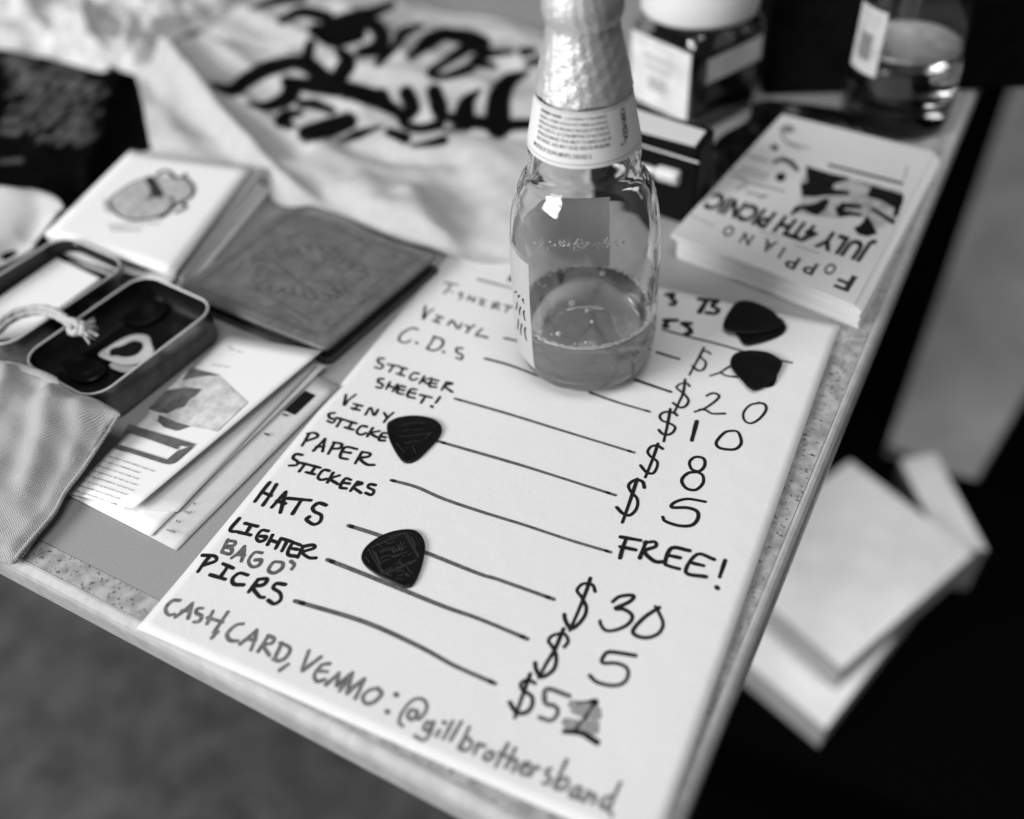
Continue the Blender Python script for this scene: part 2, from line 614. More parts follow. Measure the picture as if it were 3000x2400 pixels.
# --- rows: names
write('handwriting', zH, [[(10, 460), (150, 485)], [(75, 480), (40, 540), (0, 575)], [(85, 558), (95, 562)],
                          [(200, 570), (160, 575), (195, 605), (165, 632)], [(275, 598), (250, 645)], [(330, 615), (308, 662)], [(260, 625), (322, 642)],
                          [(380, 632), (440, 652)], [(412, 642), (395, 686)], [(370, 678), (425, 700)],
                          [(530, 668), (508, 732)], [(530, 668), (582, 682), (565, 705), (525, 708), (582, 742)], [(640, 700), (750, 722)], [(692, 712), (650, 768)]], 0.95, M['ink_dark'])
write('handwriting', zB, [[(962, 425), (948, 508), (975, 470), (1012, 445)], [(1030, 484), (1072, 500)], [(1050, 492), (1030, 523)], [(1012, 515), (1050, 532)]], 1.1, M['ink_dark'])
write('handwriting', zH, [[(45, 905), (90, 860), (150, 945), (190, 890)], [(235, 910), (272, 942)], [(322, 908), (275, 942), (240, 985)], [(402, 948), (338, 1012), (395, 1022), (460, 1040)]], 1.1, M['ink_dark'])
write('handwriting', zB, [[(915, 572), (872, 565), (812, 600), (795, 640), (835, 657), (868, 640)], [(905, 655)], [(1020, 622), (975, 690)], [(1012, 615), (1072, 640), (1060, 685), (1010, 705), (968, 692)], [(1075, 712)],
                          [(1195, 692), (1163, 690), (1160, 715), (1195, 735), (1188, 762), (1158, 750)]], 1.05, M['ink_dark'])
write('handwriting', zB, [[(700, 757), (668, 755), (665, 780), (693, 797), (680, 820), (643, 810)], [(725, 792), (795, 805)], [(760, 800), (735, 838)],
                          [(800, 810), (845, 822)], [(822, 817), (800, 855)], [(780, 850), (828, 865)], [(920, 852), (888, 847), (863, 876), (880, 892), (908, 884)],
                          [(955, 868), (925, 912)], [(1000, 880), (945, 895), (985, 918)], [(1045, 897), (1005, 890), (988, 930), (1030, 937)], [(1000, 910), (1030, 916)],
                          [(1095, 905), (1065, 955)], [(1095, 905), (1135, 915), (1085, 930), (1132, 968)]], 1.15, M['ink_dark'])
write('handwriting', zB, [[(697, 885), (668, 885), (665, 905), (692, 920), (680, 942), (652, 935)], [(738, 905), (715, 947)], [(785, 920), (757, 962)], [(725, 926), (772, 942)],
                          [(835, 937), (800, 930), (783, 970), (822, 982)], [(795, 950), (826, 957)], [(905, 952), (870, 950), (848, 992), (895, 1006)], [(865, 970), (897, 977)],
                          [(928, 985), (1002, 1003)], [(962, 994), (935, 1036)], [(1055, 998), (1027, 1036)], [(1000, 1056)]], 1.2, M['ink_dark'])
write('handwriting', zB, [[(460, 985), (448, 1052), (475, 1020), (522, 983)], [(510, 1042), (562, 1056)], [(537, 1050), (512, 1078)], [(495, 1068), (545, 1082)],
                          [(583, 1110), (615, 1065), (637, 1115), (662, 1080)], [(700, 1098), (722, 1130)], [(760, 1098), (722, 1130), (700, 1158)]], 1.15, M['ink_dark'])
write('handwriting', zB, [[(388, 1100), (353, 1105), (358, 1130), (390, 1142), (375, 1162), (343, 1150)], [(400, 1130), (462, 1146)], [(432, 1140), (403, 1184)],
                          [(468, 1150), (527, 1166)], [(500, 1160), (474, 1197)], [(452, 1190), (507, 1206)], [(592, 1187), (558, 1182), (528, 1217), (550, 1237), (587, 1227)],
                          [(628, 1195), (595, 1247)], [(672, 1214), (618, 1226), (652, 1252)], [(715, 1228), (690, 1228), (668, 1268), (705, 1275)], [(680, 1248), (710, 1254)]], 1.2, M['ink_dark'])
write('handwriting', zB, [[(228, 1230), (183, 1306)], [(215, 1230), (265, 1226), (280, 1250), (212, 1276)], [(327, 1263), (255, 1338)], [(327, 1263), (312, 1342)], [(272, 1312), (322, 1312)],
                          [(388, 1285), (348, 1358)], [(380, 1285), (432, 1296), (420, 1322), (368, 1326)], [(530, 1328), (455, 1316), (423, 1377), (470, 1392)], [(440, 1345), (488, 1352)],
                          [(562, 1345), (518, 1418)], [(562, 1345), (612, 1356), (600, 1376), (548, 1386), (590, 1424), (638, 1428)]], 1.2, M['ink_dark'])
write('handwriting', zB, [[(183, 1365), (143, 1360), (125, 1385), (152, 1405), (148, 1428), (102, 1432)], [(165, 1413), (238, 1430)], [(203, 1420), (165, 1468)],
                          [(238, 1430), (297, 1446)], [(267, 1440), (235, 1482)], [(207, 1473), (262, 1487)], [(353, 1465), (318, 1460), (283, 1502), (300, 1522), (338, 1516)],
                          [(378, 1478), (343, 1538)], [(418, 1494), (363, 1516), (407, 1548)], [(490, 1522), (455, 1514), (423, 1567), (462, 1577)], [(440, 1540), (482, 1546)],
                          [(533, 1535), (488, 1592)], [(533, 1535), (563, 1546), (508, 1566), (553, 1604)], [(645, 1555), (610, 1550), (600, 1570), (636, 1590), (620, 1617), (585, 1605)]], 1.25, M['ink_dark'])
write('handwriting', zA, [[(840, 245), (795, 300), (747, 365)], [(882, 258), (845, 320), (798, 388)], [(790, 305), (848, 328)],
                          [(942, 305), (900, 350), (853, 402)], [(942, 305), (925, 370), (907, 435)], [(885, 362), (940, 378)], [(955, 345), (1100, 358)], [(1042, 352), (985, 442)],
                          [(1195, 388), (1150, 375), (1113, 402), (1122, 428), (1165, 452), (1158, 492), (1118, 510), (1072, 480), (1090, 462)]], 1.45, M['ink_dark'])
write('handwriting', zA, [[(648, 472), (590, 545), (640, 557)], [(685, 503), (762, 522)], [(722, 515), (690, 567)], [(648, 560), (718, 577)], [(832, 552), (790, 548), (758, 590), (773, 617), (805, 610), (818, 588), (785, 585)],
                          [(858, 578), (828, 637)], [(912, 598), (878, 662)], [(843, 608), (897, 627)], [(912, 598), (988, 622)], [(952, 613), (918, 678)], [(1033, 640), (985, 630), (955, 697), (1008, 712)], [(970, 660), (1017, 668)],
                          [(1053, 648), (1018, 718)], [(1050, 650), (1112, 640), (1122, 660), (1050, 686), (1088, 720), (1132, 722)]], 1.4, M['ink_dark'])
write('handwriting', zA, [[(577, 608), (538, 682)], [(575, 612), (622, 620), (610, 645), (558, 650), (602, 665), (590, 697), (540, 686)], [(682, 648), (645, 690), (600, 722)], [(682, 648), (675, 700), (662, 742)], [(637, 700), (680, 706)],
                          [(792, 690), (745, 688), (708, 740), (728, 777), (770, 770), (788, 735), (750, 735)], [(915, 748), (865, 750), (833, 800), (870, 817), (918, 787), (925, 755)], [(975, 743), (997, 765), (980, 792)]], 1.35, M['ink_mid'])
write('handwriting', zA, [[(462, 713), (425, 755), (388, 808)], [(417, 705), (492, 710), (500, 740), (425, 767)], [(545, 758), (610, 787)], [(578, 773), (530, 842)], [(465, 828), (560, 857)], [(702, 830), (650, 818), (607, 852), (615, 887), (675, 892)],
                          [(768, 858), (708, 937)], [(765, 858), (824, 855), (800, 892), (735, 905), (775, 965), (805, 972)], [(938, 890), (885, 884), (863, 912), (905, 942), (910, 985), (870, 1012), (832, 990)]], 1.45, M['ink_dark'])
write('handwriting', zA, [[(273, 990), (225, 993), (183, 1040), (200, 1082), (238, 1077)], [(352, 1008), (300, 1055), (243, 1097)], [(352, 1008), (340, 1055), (325, 1103)], [(285, 1055), (338, 1057)], [(418, 1040), (383, 1043), (378, 1070), (410, 1090), (395, 1122), (362, 1127)],
                          [(482, 1058), (465, 1095), (445, 1137)], [(577, 1063), (530, 1130), (488, 1192)], [(448, 1100), (542, 1127)], [(512, 1190), (475, 1227)],
                          [(672, 1138), (625, 1148), (573, 1200), (588, 1242), (637, 1247)], [(758, 1178), (710, 1220), (653, 1267)], [(758, 1178), (745, 1240), (722, 1303)], [(697, 1235), (750, 1240)],
                          [(833, 1213), (768, 1312)], [(830, 1213), (867, 1230), (855, 1260), (803, 1275), (838, 1338)], [(918, 1258), (868, 1362)], [(905, 1258), (967, 1290), (950, 1342), (905, 1372), (862, 1362)], [(957, 1393), (903, 1432)],
                          [(1088, 1308), (1045, 1432), (1080, 1410), (1163, 1348)], [(1218, 1390), (1168, 1400), (1123, 1460), (1140, 1502), (1187, 1490)], [(1148, 1435), (1203, 1441)],
                          [(1278, 1448), (1240, 1485), (1195, 1523)], [(1278, 1448), (1270, 1490), (1265, 1532), (1310, 1490), (1363, 1448)], [(1363, 1448), (1325, 1505), (1282, 1562)], [(1360, 1455), (1345, 1520), (1328, 1580), (1380, 1530), (1437, 1488)], [(1437, 1488), (1412, 1545), (1382, 1608)],
                          [(1523, 1543), (1465, 1560), (1428, 1602), (1450, 1642), (1502, 1630), (1547, 1580), (1520, 1545)], [(1637, 1583)], [(1580, 1690)]], 1.3, M['ink_dry'])
write('handwriting', zE, [[(258, 1042), (225, 1035), (203, 1070), (225, 1097), (255, 1075), (268, 1043), (257, 1085), (282, 1088), (322, 1030), (312, 980), (270, 963), (220, 985), (168, 1050), (148, 1112), (172, 1137)],
                          [(355, 1122), (325, 1113), (303, 1150), (325, 1167), (357, 1130)], [(367, 1110), (340, 1190), (300, 1227), (247, 1200)], [(405, 1163), (383, 1202)], [(430, 1112)],
                          [(487, 1108), (428, 1217)], [(543, 1108), (473, 1227)], [(592, 1143), (530, 1282)], [(538, 1250), (575, 1213), (607, 1240), (595, 1277), (555, 1292), (528, 1265)],
                          [(650, 1248), (622, 1312)], [(633, 1282), (665, 1255), (688, 1265)], [(715, 1298), (683, 1330), (705, 1352), (738, 1335), (740, 1305), (715, 1300)], [(837, 1248), (758, 1393)], [(782, 1308), (833, 1332)],
                          [(882, 1278), (823, 1397)], [(843, 1362), (880, 1345), (892, 1365), (868, 1423)], [(922, 1397), (965, 1397), (970, 1375), (940, 1373), (913, 1410), (930, 1442), (968, 1437)], [(1007, 1393), (973, 1453)], [(985, 1422), (1015, 1395), (1033, 1405)],
                          [(1107, 1408), (1080, 1420), (1085, 1450), (1107, 1472), (1085, 1502), (1057, 1495)], [(1207, 1353), (1128, 1518)], [(1143, 1500), (1195, 1463), (1217, 1490), (1190, 1532), (1138, 1530)],
                          [(1292, 1523), (1253, 1530), (1228, 1565), (1250, 1587), (1285, 1560), (1303, 1528), (1280, 1590), (1303, 1603)], [(1345, 1548), (1318, 1613)], [(1330, 1592), (1368, 1568), (1387, 1585), (1370, 1628)],
                          [(1547, 1493), (1480, 1640), (1473, 1670), (1493, 1702)], [(1502, 1580), (1455, 1588), (1423, 1630), (1445, 1657), (1490, 1630)]], 1.15, M['ink_dry'])
# --- rules between name and price
write('rule', zH, [[(640, 1045), (720, 1062), (800, 1082)]], 0.95, M['ink_dark'])
write('rule', zG, [[(268, 655), (380, 690), (500, 725)]], 1.1, M['ink_dark'])
write('rule', zG, [[(38, 943), (230, 1010), (415, 1072)]], 1.2, M['ink_dark'])
write('rule', zB, [[(1338, 755), (1500, 800), (1690, 872)]], 1.0, M['ink_dark'])
write('rule', zC, [[(275, 970), (450, 1032), (655, 1092)]], 1.05, M['ink_mid'])
zI = lambda x, y: (x, y)
write('rule', zI, [[(1333, 1168), (1480, 1210), (1600, 1247), (1720, 1284), (1858, 1326)]], 1.05, M['ink_mid'])
write('rule', zI, [[(1277, 1291), (1496, 1354), (1600, 1386), (1803, 1451)]], 1.1, M['ink_mid'])
write('rule', zI, [[(1146, 1407), (1220, 1427), (1300, 1462), (1412, 1500), (1532, 1537), (1671, 1583), (1789, 1618)]], 1.1, M['ink_mid'])
write('rule', zI, [[(1021, 1540), (1115, 1570), (1245, 1618), (1400, 1680), (1462, 1699), (1622, 1756)]], 1.3, M['ink_mid'])
write('rule', zI, [[(959, 1640), (1096, 1694), (1300, 1777), (1400, 1812), (1545, 1872)]], 1.35, M['ink_mid'])
write('rule', zI, [[(864, 1761), (1072, 1824), (1235, 1898), (1330, 1950), (1450, 2003)]], 1.35, M['ink_mid'])
# --- rows: prices
write('price', zG, [[(763, 605), (720, 690), (668, 785), (610, 892)], [(832, 672), (782, 640), (727, 668), (732, 710), (782, 760), (762, 830), (702, 847), (640, 798)],
                    [(1110, 770), (1020, 812), (930, 868), (828, 902)], [(935, 868), (1000, 902), (1110, 915)]], 1.0, M['ink_dark'])
write('price', zG, [[(565, 940), (545, 1080), (500, 1180), (452, 1285)], [(613, 1013), (580, 980), (520, 985), (473, 1022), (510, 1060), (560, 1100), (600, 1162), (570, 1220), (510, 1236), (437, 1188)],
                    [(790, 1112), (860, 1084), (922, 1112), (890, 1162), (780, 1240), (665, 1282)], [(720, 1258), (780, 1262), (850, 1300), (982, 1300)],
                    [(1352, 1188), (1250, 1210), (1180, 1290), (1190, 1372), (1260, 1402), (1352, 1350), (1417, 1260), (1400, 1202), (1335, 1185)]], 1.05, M['ink_dark'])
write('price', zG, [[(408, 1252), (382, 1400), (340, 1592)], [(478, 1318), (440, 1290), (350, 1284), (298, 1322), (320, 1372), (400, 1402), (458, 1442), (440, 1492), (390, 1522), (330, 1515), (287, 1473)],
                    [(1060, 1480), (980, 1500), (893, 1600), (930, 1662), (1080, 1677), (1152, 1620), (1145, 1540), (1110, 1488), (1050, 1482)]], 1.15, M['ink_dark'])
write('price', zG, [[(687, 1382), (635, 1582)]], 1.6, M['ink_dark'])
write('price', zD, [[(1353, 0), (1318, 100), (1273, 212)], [(1382, 32), (1350, 13), (1310, 18), (1288, 50), (1305, 80), (1347, 112), (1345, 152), (1320, 187), (1280, 180), (1243, 138)],
                    [(1612, 177), (1565, 160), (1553, 115), (1590, 84), (1642, 95), (1647, 140), (1612, 175), (1545, 185), (1503, 230), (1530, 280), (1590, 292), (1637, 250), (1635, 200), (1598, 178)]], 1.15, M['ink_dark'])
write('price', zD, [[(1222, 223), (1180, 350), (1128, 497)], [(1267, 277), (1255, 240), (1210, 229), (1168, 260), (1180, 300), (1222, 350), (1217, 410), (1175, 452), (1130, 440), (1093, 403)],
                    [(1652, 367), (1540, 349), (1460, 370), (1440, 402), (1540, 405), (1602, 430), (1602, 480), (1560, 517), (1480, 517), (1400, 490), (1383, 463)]], 1.25, M['ink_dark'])
write('price', zD, [[(1117, 589), (1243, 611)], [(1152, 600), (1130, 660), (1113, 722)], [(1113, 650), (1212, 671)], [(1277, 620), (1258, 670), (1238, 722)], [(1268, 626), (1332, 620), (1337, 650), (1268, 681), (1330, 742), (1392, 746)],
                    [(1552, 676), (1440, 659), (1398, 750), (1420, 772), (1487, 791)], [(1418, 705), (1492, 721)], [(1707, 731), (1600, 699), (1528, 812), (1655, 841)], [(1573, 755), (1642, 771)], [(1778, 738), (1760, 790), (1743, 842)], [(1725, 908)]], 1.4, M['ink_dark'])
write('price', zE, [[(1357, 203), (1340, 260), (1290, 390), (1228, 532)], [(1387, 287), (1370, 245), (1310, 239), (1273, 280), (1300, 320), (1332, 390), (1310, 460), (1240, 522), (1200, 470), (1193, 433)],
                    [(1498, 352), (1540, 320), (1610, 310), (1632, 322), (1600, 355), (1513, 395), (1570, 400), (1622, 440), (1600, 490), (1530, 527), (1460, 535), (1425, 500), (1418, 473)],
                    [(1793, 388), (1700, 450), (1628, 530), (1650, 567), (1720, 579), (1790, 550), (1817, 490), (1790, 420), (1768, 383)]], 1.3, M['ink_dark'])
write('price', zE, [[(1188, 523), (1130, 660), (1080, 740), (1033, 832)], [(1193, 637), (1217, 600), (1190, 554), (1120, 565), (1093, 600), (1120, 640), (1142, 700), (1125, 780), (1050, 827), (1015, 780), (1008, 738)],
                    [(1642, 692), (1570, 680), (1480, 669), (1445, 690), (1433, 737), (1520, 740), (1582, 765), (1597, 810), (1570, 862), (1500, 882), (1400, 860), (1353, 818)]], 1.3, M['ink_dark'])
write('price', zE, [[(978, 808), (955, 870), (920, 970), (880, 1083)], [(1008, 867), (960, 845), (918, 870), (930, 910), (987, 950), (987, 1010), (950, 1052), (890, 1050), (848, 988)]], 1.3, M['ink_dark'])
write('price', zE, [[(1223, 947), (1083, 903), (1073, 990), (1130, 1010), (1152, 1050), (1110, 1102), (1037, 1083)]], 1.45, M['ink_mid'])
write('crossing_out', zE, [[(1245, 1000), (1330, 1015), (1402, 1042)], [(1262, 1035), (1340, 1065), (1400, 1070)], [(1205, 1112), (1300, 1125), (1385, 1128)], [(1215, 1135), (1300, 1152), (1385, 1162)]], 2.6, M['ink_wash'])
write('crossing_out', zE, [[(1290, 1000), (1345, 993), (1395, 983), (1340, 1070), (1262, 1172)], [(1192, 1172), (1300, 1182), (1405, 1238)], [(1340, 1208), (1400, 1243)]], 1.6, M['ink_dark'])

# ------------------------------------------------------------------ guitar picks
def pick(label, zf, pts, z0, parts=None, thick=0.0011, m=None, cup=0.0):
    pp = [zf(*p) for p in pts]
    sp = spline(pp, 4, True)
    p3 = np.array([P(x, y, z0 + thick) for x, y in sp])
    c = p3.mean(0)
    def ring(s, z):
        r = c + (p3 - c) * s
        r[:, 2] = z
        return r
    ctr = (c[0], c[1], z0)
    t = thing('guitar_pick', label, 'guitar pick', ctr, 'guitar picks')
    b = MB()
    b.loft([ring(.965, z0), ring(1.0, z0 + thick * .35), ring(1.0, z0 + thick * .65), ring(.965, z0 + thick), ring(.90, z0 + thick), ring(.87, z0 + thick * .88), ring(.5, z0 + thick * .86)])
    b.build('body', m or M['plastic_black'], t, smooth=True)
    if parts:
        parts(t, c, z0 + thick)
    return t

M['emboss'] = mat('embossed_print', 0.045, 0.45, noise=0.5, nscale=900)
def imprint(t, c, z):
    """raised frame, mountains and lettering bars on the pick"""
    zf = Z(1000, 1500, 5.39)
    mb = MB()
    st = [[(430, 590), (640, 975)], [(490, 590), (660, 960)], [(1000, 340), (1215, 720)], [(1040, 340), (1225, 700)], [(640, 985), (1180, 750)], [(660, 1005), (1190, 770)], [(480, 560), (1000, 330)],
          [(540, 640), (590, 760), (615, 820)], [(620, 640), (700, 610), (790, 600), (840, 650)], [(600, 620), (700, 580), (800, 570), (830, 620), (900, 600)], [(820, 550), (870, 600), (900, 620)], [(880, 520), (900, 560), (920, 600)],
          [(940, 480), (920, 540), (930, 600)], [(1000, 470), (960, 540), (950, 590)], [(1030, 540), (980, 570), (950, 610)], [(620, 740), (720, 690), (850, 690), (1040, 630)], [(630, 800), (700, 760), (760, 740)],
          [(800, 720), (900, 690)], [(870, 830), (900, 810)], [(930, 740), (920, 790), (950, 830), (990, 830)], [(960, 700), (1000, 690)], [(1060, 680), (1110, 650)], [(640, 940), (800, 880)],
          [(700, 960), (760, 1010), (800, 990)], [(860, 960), (900, 930), (990, 930)], [(1040, 870), (1080, 940), (1130, 960)], [(860, 1060), (920, 1050), (980, 1070)], [(1010, 980), (1060, 1020)], [(360, 700), (420, 760), (440, 800)], [(1110, 400), (1140, 460), (1170, 540)],
          [(760, 400), (860, 360), (940, 340)], [(560, 500), (600, 520), (640, 560)], [(700, 480), (760, 500), (820, 470)], [(1080, 780), (1110, 830)], [(900, 1010), (1000, 980), (1080, 1000)]]
    for k, s in enumerate(st):
        p3 = np.array([P(x, y, z - thick_dip + 0.00004 + k * 1e-6) for x, y in spline([zf(*p) for p in s], 5)])
        ribbon(mb, p3, 0.00032)
    mb.build('embossing', M['emboss'], t)
thick_dip = 0.00009
pick('black guitar pick with an embossed picture lying across the rules of hats and lighter', Z(1000, 1500, 5.39),
     [(310, 720), (330, 620), (400, 520), (540, 410), (700, 330), (850, 285), (1030, 262), (1170, 285), (1270, 370), (1320, 500), (1310, 650), (1270, 830), (1210, 1000), (1150, 1110), (1080, 1180), (1000, 1187), (900, 1150), (760, 1080), (600, 1010), (450, 910), (350, 810)],
     0.0007, imprint)
def imprint2(t, c, z):
    mb = MB()
    for k, s in enumerate([[(800, 1180), (900, 1160), (960, 1165)], [(820, 1215), (860, 1205)], [(880, 1210), (950, 1200)], [(800, 1250), (900, 1240), (990, 1230)], [(830, 1290), (920, 1275)], [(780, 1290), (830, 1350)], [(880, 1310), (900, 1350)], [(960, 1260), (1000, 1220)]]):
        p3 = np.array([P(x, y, z - thick_dip + 0.00004 + k * 1e-6) for x, y in spline([zB(*p) for p in s], 5)])
        ribbon(mb, p3, 0.0003)
    mb.build('embossing', M['emboss'], t)
pick('black guitar pick covering the end of the words vinyl stickers', zB,
     [(718, 1170), (745, 1142), (800, 1120), (900, 1111), (1000, 1128), (1050, 1160), (1067, 1200), (1050, 1245), (1010, 1292), (930, 1372), (880, 1404), (850, 1412), (815, 1400), (765, 1330), (725, 1240)], 0.0007, imprint2)
pick('black guitar pick lying under another at the top of the price list', zG,
     [(1080, 400), (1180, 280), (1400, 250), (1560, 280), (1622, 350), (1632, 400), (1590, 455), (1500, 500), (1400, 535), (1300, 560), (1215, 572), (1165, 545), (1130, 490), (1085, 440)], 0.0015)
pick('large rounded black guitar pick on top of another by the stacked flyers', zG,
     [(968, 380), (985, 290), (1050, 180), (1120, 112), (1230, 104), (1350, 140), (1480, 205), (1560, 290), (1590, 350), (1540, 400), (1430, 430), (1300, 445), (1150, 445), (1030, 430)], 0.0027)
pick('small black guitar pick peeping out under one beside the topmost price', zG,
     [(1180, 760), (1300, 720), (1450, 760), (1530, 860), (1527, 940), (1495, 995), (1440, 1012), (1370, 1005), (1280, 960), (1200, 870)], 0.0015)
pick('black guitar pick hiding the end of the topmost price', zG,
     [(1040, 745), (1060, 690), (1115, 648), (1250, 625), (1430, 645), (1545, 705), (1592, 750), (1575, 810), (1530, 890), (1470, 960), (1380, 1012), (1300, 1052), (1235, 1022), (1160, 940), (1095, 870), (1050, 800)], 0.0027)

# ------------------------------------------------------------------ beer bottle
BX = P(1716, 1042)
bx, by = BX[0], BX[1]
def lathe(prof, n=96, cx=bx, cy=by, a0=0.0, a1=2 * math.pi):
    full = abs(a1 - a0 - 2 * math.pi) < 1e-6
    aa = np.linspace(a0, a1, n, endpoint=not full)
    v = [(cx + r * math.cos(a), cy + r * math.sin(a), z) for z, r in prof for a in aa]
    m = len(prof)
    f = []
    for k in range(m - 1):
        for i in range(n if full else n - 1):
            j = (i + 1) % n
            f.append([k * n + i, k * n + j, (k + 1) * n + j, (k + 1) * n + i])
    return v, f
def sprof(p, n=5):
    return [tuple(a) for a in spline(p, n)]
ZP = 0.0006
outer = sprof([(.0008, .0235), (.0013, .0265), (.004, .0302), (.009, .0325), (.016, .0337), (.027, .0341), (.040, .0341), (.053, .0341), (.066, .0338), (.077, .0333), (.087, .0322), (.095, .0303), (.101, .0275), (.105, .0247), (.1085, .0236), (.114, .0238), (.120, .0232), (.128, .0217), (.136, .0202), (.145, .0184), (.152, .0168), (.159, .0153), (.167, .0136), (.176, .0128), (.186, .0127)])
inner = sprof([(.186, .0098), (.160, .0122), (.145, .0154), (.136, .0172), (.120, .0203), (.1085, .0207), (.104, .0221), (.0995, .0250), (.094, .0276), (.086, .0296), (.077, .0308), (.066, .0313), (.053, .0316), (.027, .0316), (.016, .0311), (.0105, .0293), (.0075, .0255), (.0062, .018), (.0085, .009), (.0095, .0)])
under = [(.0035, .0), (.0030, .012), (.0016, .020), (.0008, .0230)]
bot = thing('beer_bottle', 'open clear glass beer bottle with a foil neck standing on the price list', 'bottle', (bx, by, ZP))
v, f = lathe([(z + ZP, max(r, 1e-5)) for z, r in under + outer + inner])
obj('glass', v, f, M['glass'], bot, smooth=True)
LZ = 0.0325
ins = [(z, r) for z, r in inner[::-1] if z < LZ]
rl = float(np.interp(LZ, [q[0] for q in inner[::-1]], [q[1] for q in inner[::-1]]))
liq = [(z - .0001, max(r + .00012, 1e-5)) for z, r in ins] + [(LZ, rl + .0001), (LZ + .0004, rl - .0003), (LZ, rl - .0012), (LZ - .0001, .015), (LZ - .0001, 1e-5)]
v, f = lathe([(z + ZP, r) for z, r in liq])
obj('beer', v, f, M['beer'], bot, smooth=True)
TH_C = math.atan2(CC[1] - by, CC[0] - bx)
# froth ring and bubbles floating on the beer
M['froth'] = mat('froth', 0.85, 0.5)
b = MB()
for k in range(620):
    a = random.uniform(0, 2 * math.pi) if k < 320 else TH_C + random.gauss(0, .7)
    rr = .0313 - abs(random.gauss(0, .0007))
    s = random.uniform(.0003, .0008)
    b.add(*[x for x in (lambda c: ([(c[0] + s * math.cos(t) * math.cos(u), c[1] + s * math.sin(t) * math.cos(u), c[2] + s * .8 * math.sin(u)) for u in (-.6, 0, .6, 1.2) for t in np.linspace(0, 2 * math.pi, 8, endpoint=False)],
          [[q * 8 + i, q * 8 + (i + 1) % 8, (q + 1) * 8 + (i + 1) % 8, (q + 1) * 8 + i] for q in range(3) for i in range(8)] + [[24 + i for i in range(8)]]))((bx + rr * math.cos(a), by + rr * math.sin(a), LZ + ZP + .0002))])
o = b.build('froth_ring', M['froth'], bot, smooth=True)
b = MB()
for (hx, hy, hr) in ((1680, 360, 36), (1350, 668, 40), (985, 470, 22), (1052, 487, 24), (1165, 695, 25), (1508, 745, 25), (1558, 858, 20), (1040, 972, 36), (1218, 985, 34), (1200, 195, 16), (1500, 1075, 20), (1385, 1090, 15), (1145, 990, 12)):
    c = P(*zH(hx, hy), LZ + ZP)
    s = hr / 3.593 / FPX * .44
    b = MB()
    b.add([(c[0] + s * math.cos(t) * math.cos(u), c[1] + s * math.sin(t) * math.cos(u), c[2] + s * math.sin(u)) for u in (-1.1, -.4, .4, 1.1) for t in np.linspace(0, 2 * math.pi, 12, endpoint=False)],
          [[q * 12 + i, q * 12 + (i + 1) % 12, (q + 1) * 12 + (i + 1) % 12, (q + 1) * 12 + i] for q in range(3) for i in range(12)] + [[36 + i for i in range(12)], [11 - i for i in range(12)]])
    b.build('bubble', M['froth'], bot, smooth=True)
def near_wall(px, py, R_):
    d_ = RC.T @ np.array([(px - 1500) / FPX, (py - 1200) / FPX, 1.0])
    oc = CC[:2] - np.array([bx, by]); A_ = d_[:2] @ d_[:2]; B_ = oc @ d_[:2]; C_ = oc @ oc - R_ ** 2
    return CC + d_ * ((-B_ - math.sqrt(max(B_ * B_ - A_ * C_, 0))) / A_)
b = MB()
for k in range(150):
    hx = random.uniform(1535, 1835)
    hy = 712 + random.gauss(0, 6) + 14 * (1 - ((hx - 1700) / 170) ** 2) - 10
    c = near_wall(hx, hy, .0308)
    sz_ = random.uniform(.00022, .0006)
    b.add([c + [sz_, 0, 0], c + [0, sz_, 0], c - [sz_, 0, 0], c - [0, sz_, 0], c + [0, 0, sz_], c - [0, 0, sz_]], [[0, 1, 4], [1, 2, 4], [2, 3, 4], [3, 0, 4], [1, 0, 5], [2, 1, 5], [3, 2, 5], [0, 3, 5]])
b.build('droplets', M['froth'], bot, smooth=True)
def orad(z):
    zz = [q[0] for q in outer]; rr = [q[1] for q in outer]
    return float(np.interp(z, zz, rr))
# foil over mouth and neck
fp = [(.1425, orad(.1425) + .0004)] + [(z, r + .0005) for z, r in outer if .144 < z < .166] + [(.168, .0139), (.1695, .0139), (.1712, .0150), (.174, .0154), (.178, .0153), (.181, .0146), (.185, .0142), (.1885, .0138), (.1895, .012), (.1896, 1e-5)]
v, f = lathe([(z + ZP, r) for z, r in fp], 120)
v = np.array(v)
rel = v[:, :2] - [bx, by]
an = np.arctan2(rel[:, 1], rel[:, 0])
wv = np.sin(an * 23 + v[:, 2] * 300) * .00012 + np.sin(an * 11 - v[:, 2] * 900) * .00012 + rng.normal(0, .00007, len(v))
ln_ = np.linalg.norm(rel, axis=1)
v[:, :2] += rel / (ln_[:, None] + 1e-9) * (wv * (ln_ > .01))[:, None]
low = v[:, 2] < .1435 + ZP
v[low, 2] += np.sin(an[low] * 5) * .0006
obj('foil', v, f, M['foil'], bot, smooth=True)
# neck label with its small print
TH0 = math.atan2(CC[1] - by, CC[0] - bx)
nl = [(z, orad(z) + .00025) for z in np.linspace(.1195, .1415, 12)]
v, f = lathe([(z + ZP, r) for z, r in nl], 90)
neck = obj('neck_label', v, f, mat('label_paper', 0.82, 0.5, spec=0.4), bot, smooth=True)
def wrap(mb, txt, xm, zmm, hmm, wmm=None, th=TH0, bold=0.0, rot=False):
    """lettering printed round the neck: xm, zmm baseline start in mm along / up the label"""
    v, f = font_mesh(txt, bold)
    v = v[:, :2]
    v[:, 0] -= v[:, 0].min()
    sy = hmm / .70
    sx = sy if wmm is None else wmm / v[:, 0].max()
    x, y = v[:, 0] * sx, v[:, 1] * sy
    if rot:
        x, y = y, -x
    x, z = (x + xm) / 1000, (y + zmm) / 1000
    r = np.array([orad(q) for q in z]) + .00031
    a = th + x / .0222
    mb.add(np.c_[bx + r * np.cos(a), by + r * np.sin(a), z + ZP], f)
b = MB()
